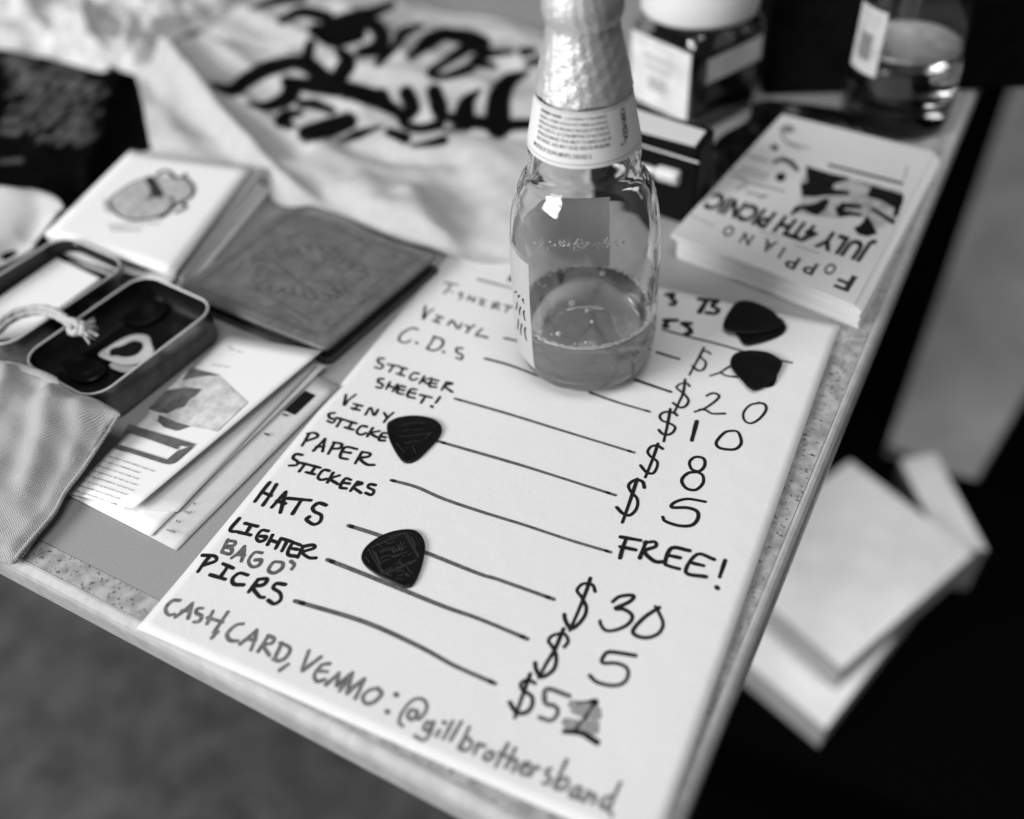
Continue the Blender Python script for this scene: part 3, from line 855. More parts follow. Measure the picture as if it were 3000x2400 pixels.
for txt, x0, z0, h, wd, bo in (("GOVERNMENT WARNING:", -22, 138.3, 1.25, 12.5, .02), ("(1) ACCORDING TO THE SURGEON", -8.6, 138.3, 1.15, 18.6, 0),
                              ("GENERAL, WOMEN SHOULD NOT DRINK ALCOHOLIC", -22, 136.1, 1.2, 32.2, 0), ("BEVERAGES DURING PREGNANCY BECAUSE OF THE RISK OF", -22, 133.9, 1.2, 32.6, 0),
                              ("BIRTH DEFECTS. (2) CONSUMPTION OF ALCOHOLIC", -22, 131.7, 1.25, 33.0, 0), ("BEVERAGES IMPAIRS YOUR ABILITY TO DRIVE A CAR OR", -22, 129.4, 1.25, 33.4, 0),
                              ("MACHINERY, AND MAY CAUSE HEALTH PROBLEMS.", -22, 127.1, 1.3, 32.8, 0)):
    wrap(b, txt, x0, z0, h * 1.08, wd, bold=bo + .012)
b.build('warning_text', mat('label_print', 0.07, 0.6), neck)
b = MB()
wrap(b, "IMPORTED BY CROWN IMPORTS, CHICAGO, IL", -24, 123.6, 1.75, 27.0, bold=.012)
wrap(b, "CERVEZA", 17.5, 139.5, 2.6, 13.0, bold=.04, rot=True)
wrap(b, "A +", 15.4, 125.3, 1.4, bold=.03)
for zz in (.1210, .1406):
    for k in range(1):
        aa = np.linspace(TH0 - 1.6, TH0 + 1.6, 60)
        r0, r1 = orad(zz) + .00032, orad(zz + .0002) + .00032
        b.add([(bx + r0 * math.cos(a), by + r0 * math.sin(a), zz + ZP) for a in aa] + [(bx + r1 * math.cos(a), by + r1 * math.sin(a), zz + .0002 + ZP) for a in aa], [[i, i + 1, 61 + i, 60 + i] for i in range(59)])
b.build('importer_text', mat('label_print_bold', 0.07, 0.6), neck)
# big front label, turned away from the viewer
a1 = TH0 - math.radians(46)
a0 = a1 - math.radians(156)
body = [(z, orad(z) + .0002) for z in np.linspace(.0125, .0735, 16)]
v, f = lathe([(z + ZP, r) for z, r in body], 90, a0=a0, a1=a1)
fm = mat('front_label_paper', 0.92, 0.45)
_tr = fm.node_tree.nodes.new('ShaderNodeBsdfTranslucent')
_tr.inputs[0].default_value = (.95, .95, .95, 1)
_mx = fm.node_tree.nodes.new('ShaderNodeMixShader')
_mx.inputs[0].default_value = .47
fm.node_tree.links.new(fm.node_tree.nodes['Principled BSDF'].outputs[0], _mx.inputs[1])
fm.node_tree.links.new(_tr.outputs[0], _mx.inputs[2])
fm.node_tree.links.new(_mx.outputs[0], fm.node_tree.nodes['Material Output'].inputs[0])
lab = obj('front_label', v, f, fm, bot, smooth=True)
b = MB()
for zs in ((.028, .036, .004), (.040, .046, .003), (.050, .0525, .003)):
    for k in range(3):
        aa = [a1 - .14 - k * .12 - math.sin(t * 3 + k) * .03 for t in np.linspace(0, 1, 12)]
        zz = np.linspace(zs[0], zs[1], 12)
        w_ = .035
        b.add([(bx + (orad(q) + .0003) * math.cos(a + s * w_), by + (orad(q) + .0003) * math.sin(a + s * w_), q + ZP) for s in (0, 1) for a, q in zip(aa, zz)], [[i, i + 1, 13 + i, 12 + i] for i in range(11)])
b.build('label_lettering', M['print_dark'], lab)

# ------------------------------------------------------------------ flyer stack
fh = .0145
zF = Z(1950, 320, 2.5365)
fl = thing('flyer_stack', 'thick stack of picnic flyers lying near the right table edge, print upside down', 'flyers', P(2370, 600))
fc = [P(*zF(*p), fh)[:2] for p in ((40, 930), (1402, 1450), (2002, 322), (868, 40))]
b = MB()
nl_ = 22
for k in range(nl_):
    z1 = fh * (1 - k / nl_) - (0.0002 if k == 0 else 0)
    z2 = fh * (1 - (k + 1) / nl_) + .00018
    jx = np.array([random.gauss(0, .0003), random.gauss(0, .00025)]) * (k > 0) + np.array([.004, -.0006]) * (0 if k < 3 else min(1, (k - 2) / 3))
    ra = random.gauss(0, .0022) * (k > 0)
    mc = np.mean(fc, 0)
    rot = lambda c: mc + np.array([[math.cos(ra), -math.sin(ra)], [math.sin(ra), math.cos(ra)]]) @ (c - mc)
    top = [np.r_[rot(c) + jx, z1] for c in fc]
    bt = [np.r_[rot(c) + jx, z2] for c in fc]
    b.prism(top, bt)
b.build('sheets', M['paper_bright'], fl)
ft = [np.r_[c, fh + .0003] for c in fc]
b = MB()
b.prism(ft, [np.r_[c, fh] for c in fc])
top = b.build('top_flyer', mat('flyer_stock', 0.66, 0.6, noise=.02, nscale=200), fl)
zt = fh + .00036
b = MB()
text_plane(b, "JULY 4TH PICNIC", zF(1550, 1022), zF(365, 622), zF(1470, 1142), zt, bold=.045)
b.build('headline', M['print_dark'], top)
b = MB()
for ch, (cx, cy), sc in (('F', (1335, 1285), 1.35), ('O', (1222, 1190), .9), ('P', (1072, 1182), 1.0), ('P', (940, 1140), 1.0), ('I', (860, 1070), .9), ('A', (765, 1018), 1.0), ('N', (600, 968), .9), ('O', (468, 908), .85)):
    bl = np.array([-.935, -.345]); upv = np.array([-.53, .85])
    hw, hh = (28 if ch == 'I' else 44) * sc * (.35 if ch == 'I' else 1), 48 * sc
    c = np.array([cx, cy])
    A_ = c - bl * hw - upv * hh; B_ = c + bl * hw - upv * hh; C_ = c - bl * hw + upv * hh
    text_plane(b, ch, zF(*A_), zF(*B_), zF(*C_), zt, bold=.025)
    # serifs
    if ch in 'FPIAN':
        for s0 in ((-1,) if ch in 'FP' else (-1, 1) if ch in 'AN' else (0,)):
            e = c + bl * hw * s0 * .85 - upv * hh
            ribbon(b, np.array([P(*zF(*(e - bl * 16)), zt + .00001), P(*zF(*(e + bl * 16)), zt + .00001)]), .0006)
b.build('title', mat('title_ink', 0.03, 0.6, spec=.2), top)
b = MB()
p3 = [P(*zF(*q), zt - .00002) for q in ((1000, 540), (1060, 440), (1240, 470), (1420, 520), (1760, 610), (1740, 780), (1690, 850), (1560, 900), (1450, 800), (1260, 810), (1130, 800), (950, 770), (1010, 680))]
b.add(p3[::-1], [list(range(len(p3)))])
b.build('picture_ground', mat('picture_ground', .42, .6, noise=.5, nscale=170), top)
b = MB()
polys = [[(1040, 418), (1230, 480), (1385, 512), (1255, 558), (1240, 590), (1375, 610), (1360, 640), (1200, 640), (1100, 655), (1015, 645), (1000, 560), (1055, 540)],
         [(1530, 565), (1770, 635), (1765, 690), (1725, 790), (1690, 800), (1700, 735), (1600, 680), (1495, 650)],
         [(1545, 728), (1710, 832), (1695, 862), (1520, 745)],
         [(920, 785), (965, 720), (1050, 712), (1110, 700), (1190, 660), (1222, 682), (1190, 740), (1130, 792), (1070, 772), (1010, 742), (940, 790)],
         [(1255, 742), (1310, 692), (1450, 708), (1470, 740), (1330, 735), (1330, 752), (1465, 775), (1450, 800), (1380, 790), (1290, 805)],
         [(1500, 788), (1545, 865), (1575, 925), (1500, 948), (1430, 930), (1395, 885), (1450, 855)],
         [(1205, 402), (1770, 545), (1765, 565), (1210, 424)],
         [(795, 385), (870, 352), (950, 385), (1000, 455), (970, 465), (920, 410), (860, 385), (800, 412)],
         [(820, 490), (860, 468), (895, 490), (885, 530), (840, 540), (818, 515)], [(770, 280), (810, 258), (845, 285), (815, 315)]]
for k, pl in enumerate(polys):
    p3 = [P(*zF(*q), zt + k * 1e-6) for q in pl]
    b.add(p3[::-1], [list(range(len(p3)))])
b.build('picture', M['print_dark'], top)
b = MB()
for k, s in enumerate([[(560, 430), (760, 490)], [(500, 455), (740, 520)], [(480, 490), (600, 525)], [(560, 520), (720, 570)], [(530, 590), (600, 560)], [(740, 575), (880, 610)], [(610, 620), (740, 650)], [(700, 660), (750, 640)], [(600, 340), (760, 390)],
                       [(860, 180), (900, 240), (1060, 290)], [(900, 250), (1000, 300)], [(190, 790), (360, 868)], [(1800, 420), (1770, 520)], [(700, 905), (850, 955)], [(960, 1010), (1140, 1070)]]):
    b = MB()
    ribbon(b, np.array([P(*zF(*q), zt + k * 1e-6) for q in spline(s, 4)]), .0018 if k < 11 else .0008)
    b.build('small_print', M['print_grey'], top)
b = MB()
c = [P(*zF(905 + 58 * math.cos(t), 148 + 32 * math.sin(t)), zt) for t in np.linspace(0, 2 * math.pi, 14, endpoint=False)]
b.add(c[::-1], [list(range(14))])
b.build('seal', M['print_grey'], top)

# ------------------------------------------------------------------ sticker stack
zS = Z(200, 400, 3.593)
sh_ = .0165
st = thing('sticker_stack', 'uneven stack of white paper stickers with an oval crest behind the open tin', 'stickers', P(470, 680))
sc_ = [P(132, 690, sh_)[:2], P(502, 812, sh_ - .004)[:2], P(*zS(1180, 1190), sh_)[:2] * 0 + P(531, 745, sh_)[:2], P(743, 495, sh_)[:2], P(448, 436, sh_)[:2], P(378, 456, sh_)[:2]]
b = MB()
NL = 12
for k in range(NL):
    z1 = sh_ * (1 - k / NL) - (0.0003 if k == 0 else 0)
    z2 = sh_ * (1 - (k + 1) / NL) + .0003
    fan = np.array([.0105, -.0015]) * (k / NL) ** 1.2
    jx = fan + np.array([random.gauss(0, .0011), random.gauss(0, .0022)]) * (k > 1)
    ra = random.gauss(0, .022) * (k > 1)
    mc = np.mean(sc_, 0)
    rot = lambda c: mc + np.array([[math.cos(ra), -math.sin(ra)], [math.sin(ra), math.cos(ra)]]) @ (c - mc)
    b.prism([np.r_[rot(c) + jx, z1] for c in sc_], [np.r_[rot(c) + jx, z2] for c in sc_])
b.build('sheets', mat('sticker_sides', 0.7, 0.8, noise=.12, nscale=300), st)
# the top sticker is a little curved
def bil(u, v_):
    A_, B_, C_, D_ = P(132, 690, sh_)[:2], P(503, 806, sh_)[:2], P(743, 495, sh_)[:2], P(385, 448, sh_)[:2]
    return (A_ * (1 - u) + B_ * u) * (1 - v_) + (D_ * (1 - u) + C_ * u) * v_
def sz(u, v_):
    return sh_ + .0008 + .0012 * (u - .5) ** 2 - .0045 * max(0, u - .75) ** 2 * (1 - v_) * 16 * .5 + .0008 * v_
V, F = [], []
for j in range(13):
    for i in range(13):
        q = bil(i / 12, j / 12); V.append((q[0], q[1], sz(i / 12, j / 12)))
F = [[j * 13 + i, j * 13 + i + 1, (j + 1) * 13 + i + 1, (j + 1) * 13 + i] for j in range(12) for i in range(12)]
tp = obj('top_sticker', V, F, M['paper_bright'], st, smooth=True)
md = tp.modifiers.new('solid', 'SOLIDIFY'); md.thickness = .0004; md.offset = -1
zc = sh_ + .0019
b = MB()
ov = spline([(830, 435), (700, 475), (560, 560), (450, 650), (440, 730), (520, 820), (640, 870), (800, 870), (950, 840), (1080, 760), (1200, 690), (1280, 640), (1310, 560), (1240, 450), (1130, 440), (960, 410)], 3, True)
p3 = [P(*zS(*q), zc - .0001) for q in ov]
b.add(p3[::-1], [list(range(len(p3)))])
b.build('crest_ground', mat('crest_ground', .46, .6, noise=.35, nscale=130), tp)
b = MB()
def cr(pts, wd, k=[0]):
    k[0] += 1
    ribbon(b, np.array([P(*zS(*q), zc + k[0] * 2e-6) for q in spline(pts, 6)]), wd / 1000 * 2.0)
cr([(830, 435), (700, 475), (560, 560), (450, 650), (440, 730), (520, 820), (640, 870), (800, 870), (950, 840), (1080, 760), (1180, 700)], .7)
cr([(930, 405), (1000, 360), (1070, 380), (1120, 435), (1200, 425), (1230, 400)], 1.3)
cr([(1230, 430), (1300, 500), (1318, 570), (1280, 640), (1200, 690), (1235, 740), (1130, 800)], 1.0)
cr([(850, 440), (890, 500), (930, 570), (960, 620)], 2.8)
cr([(880, 560), (900, 620), (850, 650)], 1.6)
cr([(1080, 640), (1110, 700), (1060, 780), (970, 850)], 1.2)
b.build('crest', mat('crest_ink', .03, .6, noise=.4, nscale=300), tp)
b = MB()
cr([(560, 640), (640, 560), (760, 510)], .8); cr([(1080, 540), (1150, 520), (1200, 540), (1190, 600)], 1.6); cr([(1100, 620), (1200, 640)], 1.5)
cr([(600, 780), (760, 720), (900, 760)], .5); cr([(380, 660), (390, 770), (470, 800)], .7)
for y0, xs_ in ((900, (420, 480, 540, 610, 680, 760, 840, 910)), (965, (450, 520, 590, 650, 710))):
    for x0 in xs_:
        yy = y0 + (x0 - 650) * (-.02) + (20 if x0 < 600 and y0 == 900 else 0)
        cr([(x0, yy), (x0 + 25, yy + 12), (x0 + 10, yy + 30)], .5)
cr([(1000, 470), (1100, 460), (1200, 500)], 1.0); cr([(1090, 690), (1150, 660), (1220, 650)], 1.0)
b.build('crest_shading', M['print_light'], tp)

# ------------------------------------------------------------------ leather notebook
bh = .011
lb = thing('notebook', 'grey tooled leather notebook between the sticker stack and the price list', 'notebook', P(860, 830))
lc = [P(843, 602, bh)[:2], P(1282, 745, bh)[:2], P(951, 1023, bh)[:2], P(640, 935, bh)[:2]]
lc[3] = lc[0] + lc[2] - lc[1] + np.array([.004, 0])
def rounded(c, r, n=6):
    out = []
    m = len(c)
    for i in range(m):
        p0, p1, p2 = np.array(c[i - 1]), np.array(c[i]), np.array(c[(i + 1) % m])
        d0 = (p0 - p1) / np.linalg.norm(p0 - p1); d2 = (p2 - p1) / np.linalg.norm(p2 - p1)
        a, e = p1 + d0 * r, p1 + d2 * r
        for t in np.linspace(0, 1, n):
            out.append((1 - t) ** 2 * a + 2 * t * (1 - t) * p1 + t * t * e)
    return out
def slab(c, r, z0, z1, bev=.0008, n=6):
    ctr = np.mean(c, 0)
    def rg(ins, z):
        cc = [np.array(q) + (ctr - q) / np.linalg.norm(ctr - q) * ins for q in c]
        return [np.r_[q, z] for q in rounded(cc, r, n)]
    b = MB()
    b.loft([rg(bev, z0), rg(0, z0 + bev), rg(0, z1 - bev), rg(bev, z1)])
    return b
slab(lc, .004, bh - .0028, bh, .0008).build('front_cover', M['leather'], lb, smooth=False)
ic = [q + (np.mean(lc, 0) - q) * .05 for q in lc]
slab(ic, .003, .0026, bh - .0029, .0003).build('pages', M['leather_edge'], lb)
slab([q + np.array([.0012, -.0005]) for q in lc], .004, .0003, .0027, .0006).build('back_cover', mat('leather_back', 0.05, 0.55, noise=.3, nscale=80), lb)
b = MB()
zL = Z(600, 550, 2.875)
for k, s in enumerate([[(330, 820), (560, 920), (900, 1120)], [(380, 620), (500, 600), (640, 660), (740, 760), (900, 860)], [(560, 700), (640, 740), (730, 700)], [(900, 800), (1010, 790), (1100, 850), (1120, 940)], [(1180, 1010), (1300, 980), (1400, 900)], [(960, 500), (1000, 540), (980, 580)],
                       [(1300, 440), (1360, 480), (1420, 460)], [(520, 1150), (620, 1090), (720, 1080), (830, 1160)], [(1320, 920), (1500, 760), (1640, 640)], [(720, 420), (820, 380), (900, 420), (1020, 400)], [(1050, 660), (1180, 700), (1300, 640)], [(430, 980), (520, 1010), (640, 990)], [(1000, 1130), (1060, 1160), (1150, 1140)],
                       [(240, 720), (300, 660), (320, 620)], [(1100, 520), (1180, 560), (1240, 540)], [(640, 560), (740, 540), (840, 590)], [(1450, 560), (1560, 600), (1620, 570)]]):
    ribbon(b, np.array([P(*zL(*q), bh + .00006 + k * 2e-6) for q in spline(s, 6)]), .0009)
lm = np.mean(lc, 0)
for f_ in (.87, .83):
    cq = [lm + (q - lm) * f_ for q in lc]
    lp = rounded(cq, .004, 5)
    ribbon(b, np.array([np.r_[q, bh + .0001] for q in lp + [lp[0]]]), .0006, caps=False)
for kk in range(26):
    t_ = kk / 26 * 2 * math.pi
    r1 = .022 + .003 * math.sin(5 * t_)
    pts = [lm + np.array([math.cos(t_ + d) * (r1 + e) * 1.25, math.sin(t_ + d) * (r1 + e) * .85]) for d, e in ((0, 0), (.08, .004), (.2, .005), (.26, .001), (.18, -.002))]
    ribbon(b, np.array([np.r_[q, bh + .00012 + kk * 1e-6] for q in spline(pts, 4)]), .0008)
b.build('tooling', mat('tooled_groove', 0.08, 0.6, noise=.3, nscale=150), lb)

# ------------------------------------------------------------------ hinged tin
def rr_rect(c, ex, hw, hl, r, z, n=7):
    ex = np.array(ex) / np.linalg.norm(ex); ey = np.array([-ex[1], ex[0]])
    out = []
    for sx, sy, a0_ in ((1, 1, 0), (-1, 1, 90), (-1, -1, 180), (1, -1, 270)):
        for t in np.linspace(a0_, a0_ + 90, n):
            t = math.radians(t)
            q = np.array(c) + ex * (sx * (hw - r) + r * math.cos(t)) + ey * (sy * (hl - r) + r * math.sin(t))
            out.append(np.r_[q, z])
    return out
def tin(name, c, ex, hw, hl, r, h, parent, z0=.0003):
    b = MB()
    w_ = .0007
    b.loft([rr_rect(c, ex, hw - .0012, hl - .0012, r, z0), rr_rect(c, ex, hw, hl, r, z0 + .0012), rr_rect(c, ex, hw, hl, r, h - .0012)], cap1=False)
    body = b.build(name, M['steel'], parent, smooth=True)
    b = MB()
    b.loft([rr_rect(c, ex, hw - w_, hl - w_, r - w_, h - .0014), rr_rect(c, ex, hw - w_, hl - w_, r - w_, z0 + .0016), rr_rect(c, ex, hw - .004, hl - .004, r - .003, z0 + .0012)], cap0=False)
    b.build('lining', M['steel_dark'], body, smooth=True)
    b = MB()
    rad = .0006
    rings = []
    base = np.array(rr_rect(c, ex, hw - w_ / 2, hl - w_ / 2, r - w_ / 2, h - .0008))
    ctr = np.r_[np.array(c), h - .0008]
    n_ = len(base)
    tang = np.roll(base, -1, 0) - np.roll(base, 1, 0)
    tang /= np.linalg.norm(tang, axis=1)[:, None]
    nor = np.c_[tang[:, 1], -tang[:, 0], np.zeros(n_)]
    loops = [[base[i] + nor[i] * rad * math.cos(t) + np.array([0, 0, rad * math.sin(t)]) for t in np.linspace(0, 2 * math.pi, 8, endpoint=False)] for i in range(n_)]
    v_ = [p for l in loops for p in l]
    f_ = [[i * 8 + k, ((i + 1) % n_) * 8 + k, ((i + 1) % n_) * 8 + (k + 1) % 8, i * 8 + (k + 1) % 8] for i in range(n_) for k in range(8)]
    b.add(v_, f_)
    b.build('rolled_rim', M['bright_rim'], body, smooth=True)
    return body
tn = thing('mint_tin', 'open hinged metal tin with rounded corners, lid laid flat beside its base', 'tin', P(330, 1000))
exb = np.array([.988, -.15])
TH = .020
cb = np.mean([P(415, 797, TH)[:2], P(640, 893, TH)[:2], P(275, 1172, TH)[:2], P(48, 1050, TH)[:2]], 0)
tin('tin_base', cb, exb, .0290, .0405, .012, TH, tn)
LH = .0205
lcn = P(368, 777, LH)[:2] - exb * .0290 - np.array([.15, .988]) * .0385
tin('lid', lcn, exb, .0290, .0410, .012, LH, tn)
b = MB()
hc = (cb + lcn) / 2
ey_ = np.array([.15, .988])
q = [hc + exb * sx * (abs((cb - lcn) @ exb) / 2 - .0292) + ey_ * sy * .012 for sx, sy in ((-1, -1), (1, -1), (1, 1), (-1, 1))]
b.prism([np.r_[p, .010] for p in q], [np.r_[p, .0085] for p in q])
b.build('hinge', M['steel_dark'], tn)
z5 = Z(0, 650, 3.593)
# card lying in the lid
kc = [P(*z5(600, 385), .0095), P(*z5(1050, 595), .0095), P(*z5(330, 1120), .0095), P(*z5(140, 1235), .0095), P(*z5(0, 1240), .0095), P(*z5(-330, 1020), .0095)]
b = MB()
b.prism([p + [0, 0, 0] for p in kc][::-1], [p - [0, 0, .0012] for p in kc][::-1])
tag(b.build('calling_card', M['paper_bright'], None, loc=tuple(kc[2])), 'white card lying inside the tin lid under a cord', 'card')
# picks in the tin
wp = mat('white_pick', 0.62, 0.4)
def logo(t, c, z):
    b = MB()
    el = [P(*z5(x, y), z + .00005) for x, y in spline([(1165, 1340), (1290, 1300), (1400, 1250), (1490, 1270), (1500, 1330), (1430, 1400), (1320, 1425), (1220, 1410), (1160, 1410)], 3, True)]
    b.add(el[::-1], [list(range(len(el)))])
    b.build('logo', M['print_dark'], t)
pick('white guitar pick leaning in the tin under the ringed white pick', z5, [(1150, 1500), (1300, 1430), (1500, 1380), (1640, 1370), (1600, 1440), (1480, 1530), (1360, 1580), (1240, 1560)], .004, m=mat('pale_pick', .5, .4))
pick('white guitar pick with a black oval mark inside the open tin', z5, [(1035, 1390), (1130, 1320), (1280, 1230), (1420, 1180), (1560, 1195), (1600, 1290), (1620, 1370), (1540, 1450), (1420, 1490), (1280, 1490), (1150, 1450)], .0062, logo, m=wp)
pick('black guitar pick lying dark in the near end of the open tin', z5, [(640, 1480), (760, 1420), (950, 1420), (1080, 1480), (1110, 1560), (1020, 1640), (880, 1680), (740, 1650), (660, 1570)], .003, m=mat('glossy_black_pick', .008, .15))
pick('black guitar pick lying flat at the far end of the open tin', z5, [(1250, 900), (1420, 820), (1600, 800), (1740, 850), (1740, 940), (1620, 1030), (1450, 1080), (1300, 1040)], .003)

# ------------------------------------------------------------------ drawstring bag
bag = thing('drawstring_bag', 'natural linen drawstring bag draped over the near end of the tin', 'bag', P(60, 1400))
cloth('bag_cloth', [(-140, 1040, 26), (0, 1062, 28), (70, 1072, 28), (139, 1094, 27.5), (168, 1108, 27), (176, 1124, 26.5), (223, 1152, 26), (278, 1164, 25), (334, 1190, 23), (348, 1207, 21), (345, 1226, 18), (312, 1275, 12), (250, 1370, 8), (195, 1442, 6), (164, 1500, 5), (105, 1570, 4.5), (50, 1640, 4), (0, 1640, 4), (-140, 1575, 4)],
      M['linen'], res=.0015, bulge=.002, edge_r=.006, folds=[([(88, 1110), (60, 1200), (0, 1280)], 5, 4.5), ([(218, 1165), (170, 1270), (70, 1430)], 5, 3.5), ([(290, 1190), (240, 1300), (150, 1450)], 4, 1.8), ([(10, 1150), (-10, 1230)], 5, -6), ([(140, 1200), (95, 1290), (20, 1400)], 5, -2.5)], wob=.0012, wscale=170, seed=5, parent=bag)
hm = cloth('channel', [(-140, 1030, 29), (0, 1053, 30.5), (70, 1066, 30.5), (139, 1090, 30), (166, 1106, 29.5), (174, 1122, 29), (140, 1118, 29), (95, 1094, 30), (0, 1084, 30), (-140, 1075, 29)], M['linen'], res=.001, bulge=.0008, edge_r=.003, wob=.0003, wscale=150, seed=6, parent=bag)
def tube(mb, pts, r, n=10, twist=0.0):
    p = np.asarray(pts, float)
    t = np.gradient(p, axis=0); t /= np.linalg.norm(t, axis=1)[:, None] + 1e-12
    up = np.array([0, 0, 1.0])
    s = np.cross(t, up); s /= np.linalg.norm(s, axis=1)[:, None] + 1e-12
    u = np.cross(s, t)
    rr = np.broadcast_to(r, (len(p),)) if np.ndim(r) == 0 else np.interp(np.linspace(0, 1, len(p)), np.linspace(0, 1, len(r)), r)
    rings = []
    for i in range(len(p)):
        rings.append([p[i] + (s[i] * math.cos(a + twist * i) + u[i] * math.sin(a + twist * i)) * rr[i] * (1 + .12 * math.sin(3 * a)) for a in np.linspace(0, 2 * math.pi, n, endpoint=False)])
    mb.loft(rings)
b = MB()
tube(b, [P(x, y, z / 1000 + .0008) for x, y, z in spline([(345, 1222, 17.5), (308, 1276, 12.0), (246, 1370, 8.2), (191, 1442, 6.2), (160, 1500, 5.2), (101, 1570, 4.8), (48, 1634, 4.2)], 8)], .0009, 8)
b.build('hem', M['linen'], bag, smooth=True)
b = MB()
def c5(pts):
    return spline([P(*z5(x, y), z / 1000) for x, y, z in pts], 10)
tube(b, c5([(-250, 1350, 20), (-60, 1120, 21), (130, 960, 22), (380, 900, 23), (560, 930, 24), (680, 1000, 24), (760, 1075, 23.5)]), .0016, 10, .35)
tube(b, c5([(-250, 1420, 20), (-60, 1200, 21), (150, 1020, 21.5), (380, 955, 22), (560, 985, 23), (680, 1050, 23), (750, 1110, 23)]), .0016, 10, .35)
b.build('drawstring', M['cord'], bag, smooth=True)
b = MB()
tube(b, c5([(730, 1040, 26), (800, 1060, 28), (830, 1110, 27), (800, 1170, 24), (740, 1150, 22), (760, 1080, 24), (850, 1070, 27), (880, 1120, 27), (860, 1190, 24)]), .0019, 10, .35)
b.build('knot', M['cord'], bag, smooth=True)
b = MB()
for k in range(46):
    a = random.uniform(-.75, 1.15)
    L_ = random.uniform(90, 190)
    x1, y1 = 860 + L_ * math.cos(a), 1130 + L_ * math.sin(a)
    tube(b, c5([(845 + random.uniform(-15, 15), 1120 + random.uniform(-30, 30), 25 + random.uniform(-1, 1)), ((845 + x1) / 2 + random.uniform(-12, 12), (1125 + y1) / 2 + random.uniform(-12, 12), 25 + random.uniform(-1.5, 1.5)), (x1, y1, 23.5 + random.uniform(-2, 2))]), [.0007, .0006, .0003], 5)
b.build('frayed_end', M['cord'], bag, smooth=True)

# ------------------------------------------------------------------ leaflets
def sheet(name, corners, m, parent=None, n=14, sag=None, thick=.00015, label=None, cat=None, loc=None):
    """thin sheet from four picture corners (px, py, z mm) in order, with an optional bend"""
    A_, B_, C_, D_ = [P(x, y, z / 1000) for x, y, z in corners]
    V = []
    for j in range(n + 1):
        for i in range(n + 1):
            u, v_ = i / n, j / n
            q = (A_ * (1 - u) + B_ * u) * (1 - v_) + (D_ * (1 - u) + C_ * u) * v_
            if sag:
                q = q + np.array([0, 0, sag(u, v_)])
            V.append(q)
    F = [[j * (n + 1) + i, (j + 1) * (n + 1) + i, (j + 1) * (n + 1) + i + 1, j * (n + 1) + i + 1] for j in range(n) for i in range(n)]
    o = obj(name, V, F, m, parent, loc=None if parent else tuple(np.mean(V, 0) * [1, 1, 0]), smooth=True)
    md = o.modifiers.new('solid', 'SOLIDIFY'); md.thickness = thick; md.offset = -1
    if label:
        tag(o, label, cat)
    return o
z3 = Z(400, 950, 3.593)
zR = Z(0, 1000, 3.593)
la = thing('leaflet', 'glossy white folded leaflet with a pale photo panel lying between bag and tin', 'leaflet', P(420, 1350))
c1 = [(667, 982, 5), (943, 1028, 10), (392, 1490, 6), (198, 1446, 2)]
_a, _b, _d = P(667, 982, .005), P(943, 1028, .010), P(198, 1446, .002)
_n = np.cross(_b - _a, _d - _a)
_r = RC.T @ np.array([(392 - 1500) / FPX, (1490 - 1200) / FPX, 1.0])
c1[2] = (392, 1490, float((CC + _r * ((_a - CC) @ _n) / (_r @ _n))[2]) * 1000)
print('leaflet corner', c1[2])
front = sheet('front_panel', c1, mat('glossy_paper', 0.88, 0.35, spec=0.5), la)
pA, pB, pD = _a, _b, _d
nrm = np.cross(pB - pA, pD - pA)
def onleaf(x, y, lift=.0003):
    d = RC.T @ np.array([(x - 1500) / FPX, (y - 1200) / FPX, 1.0])
    k = ((pA - CC) @ nrm) / (d @ nrm)
    q = CC + k * d
    return q + np.array([0, 0, lift])
back = sheet('back_panel', [(670, 988, 3.5), (929, 1066, 5.0), (520, 1500, 2.2), (300, 1490, 1.2)], mat('inner_paper', 0.62, 0.5), la)
fold = sheet('lower_flap', [(660, 992, 2.5), (955, 1072, 3.0), (440, 1572, 1.6), (199, 1450, 1.2)], M['paper_bright'], la)
def leafpoly(mb, zf, pl, lift, k=0):
    p3 = [onleaf(*zf(*q), lift + k * 2e-6) for q in pl]
    n_ = np.cross(p3[1] - p3[0], p3[2] - p3[0])
    mb.add(p3 if n_[2] > 0 else p3[::-1], [list(range(len(pl)))])
b = MB()
leafpoly(b, zR, [(1360, 880), (1700, 985), (2065, 1095), (1960, 1120), (1880, 1100), (1875, 1150), (1370, 970), (1290, 1000)], .0007)
leafpoly(b, zR, [(1240, 1090), (1760, 1255), (1875, 1160), (1965, 1130), (2050, 1105), (1850, 1280), (1790, 1305), (1720, 1295), (1200, 1130)], .0007, 1)
b.build('form_frame', mat('frame_ink', 0.13, .4, noise=.3, nscale=300), front)
b = MB()
leafpoly(b, z3, [(570, 465), (885, 545), (700, 555), (480, 600)], .0006)
leafpoly(b, z3, [(240, 960), (330, 1000), (420, 1040), (570, 1080), (420, 1130), (290, 1090), (225, 1030)], .0006, 1)
leafpoly(b, z3, [(320, 705), (520, 672), (690, 690), (640, 750), (560, 800), (500, 880), (420, 900), (330, 950), (250, 940), (120, 900)], .0006, 2)
b.build('photo_tones', mat('photo_grey', 0.13, .4, noise=.5, nscale=160), front)
b = MB()
leafpoly(b, z3, [(560, 475), (880, 560), (1170, 830), (850, 1135), (600, 1085), (300, 1090), (180, 1000), (120, 900), (330, 690)], .0004)
b.build('photo_lights', mat('photo_pale', 0.62, .4, noise=.35, nscale=110), front)
b = MB()
k = 0
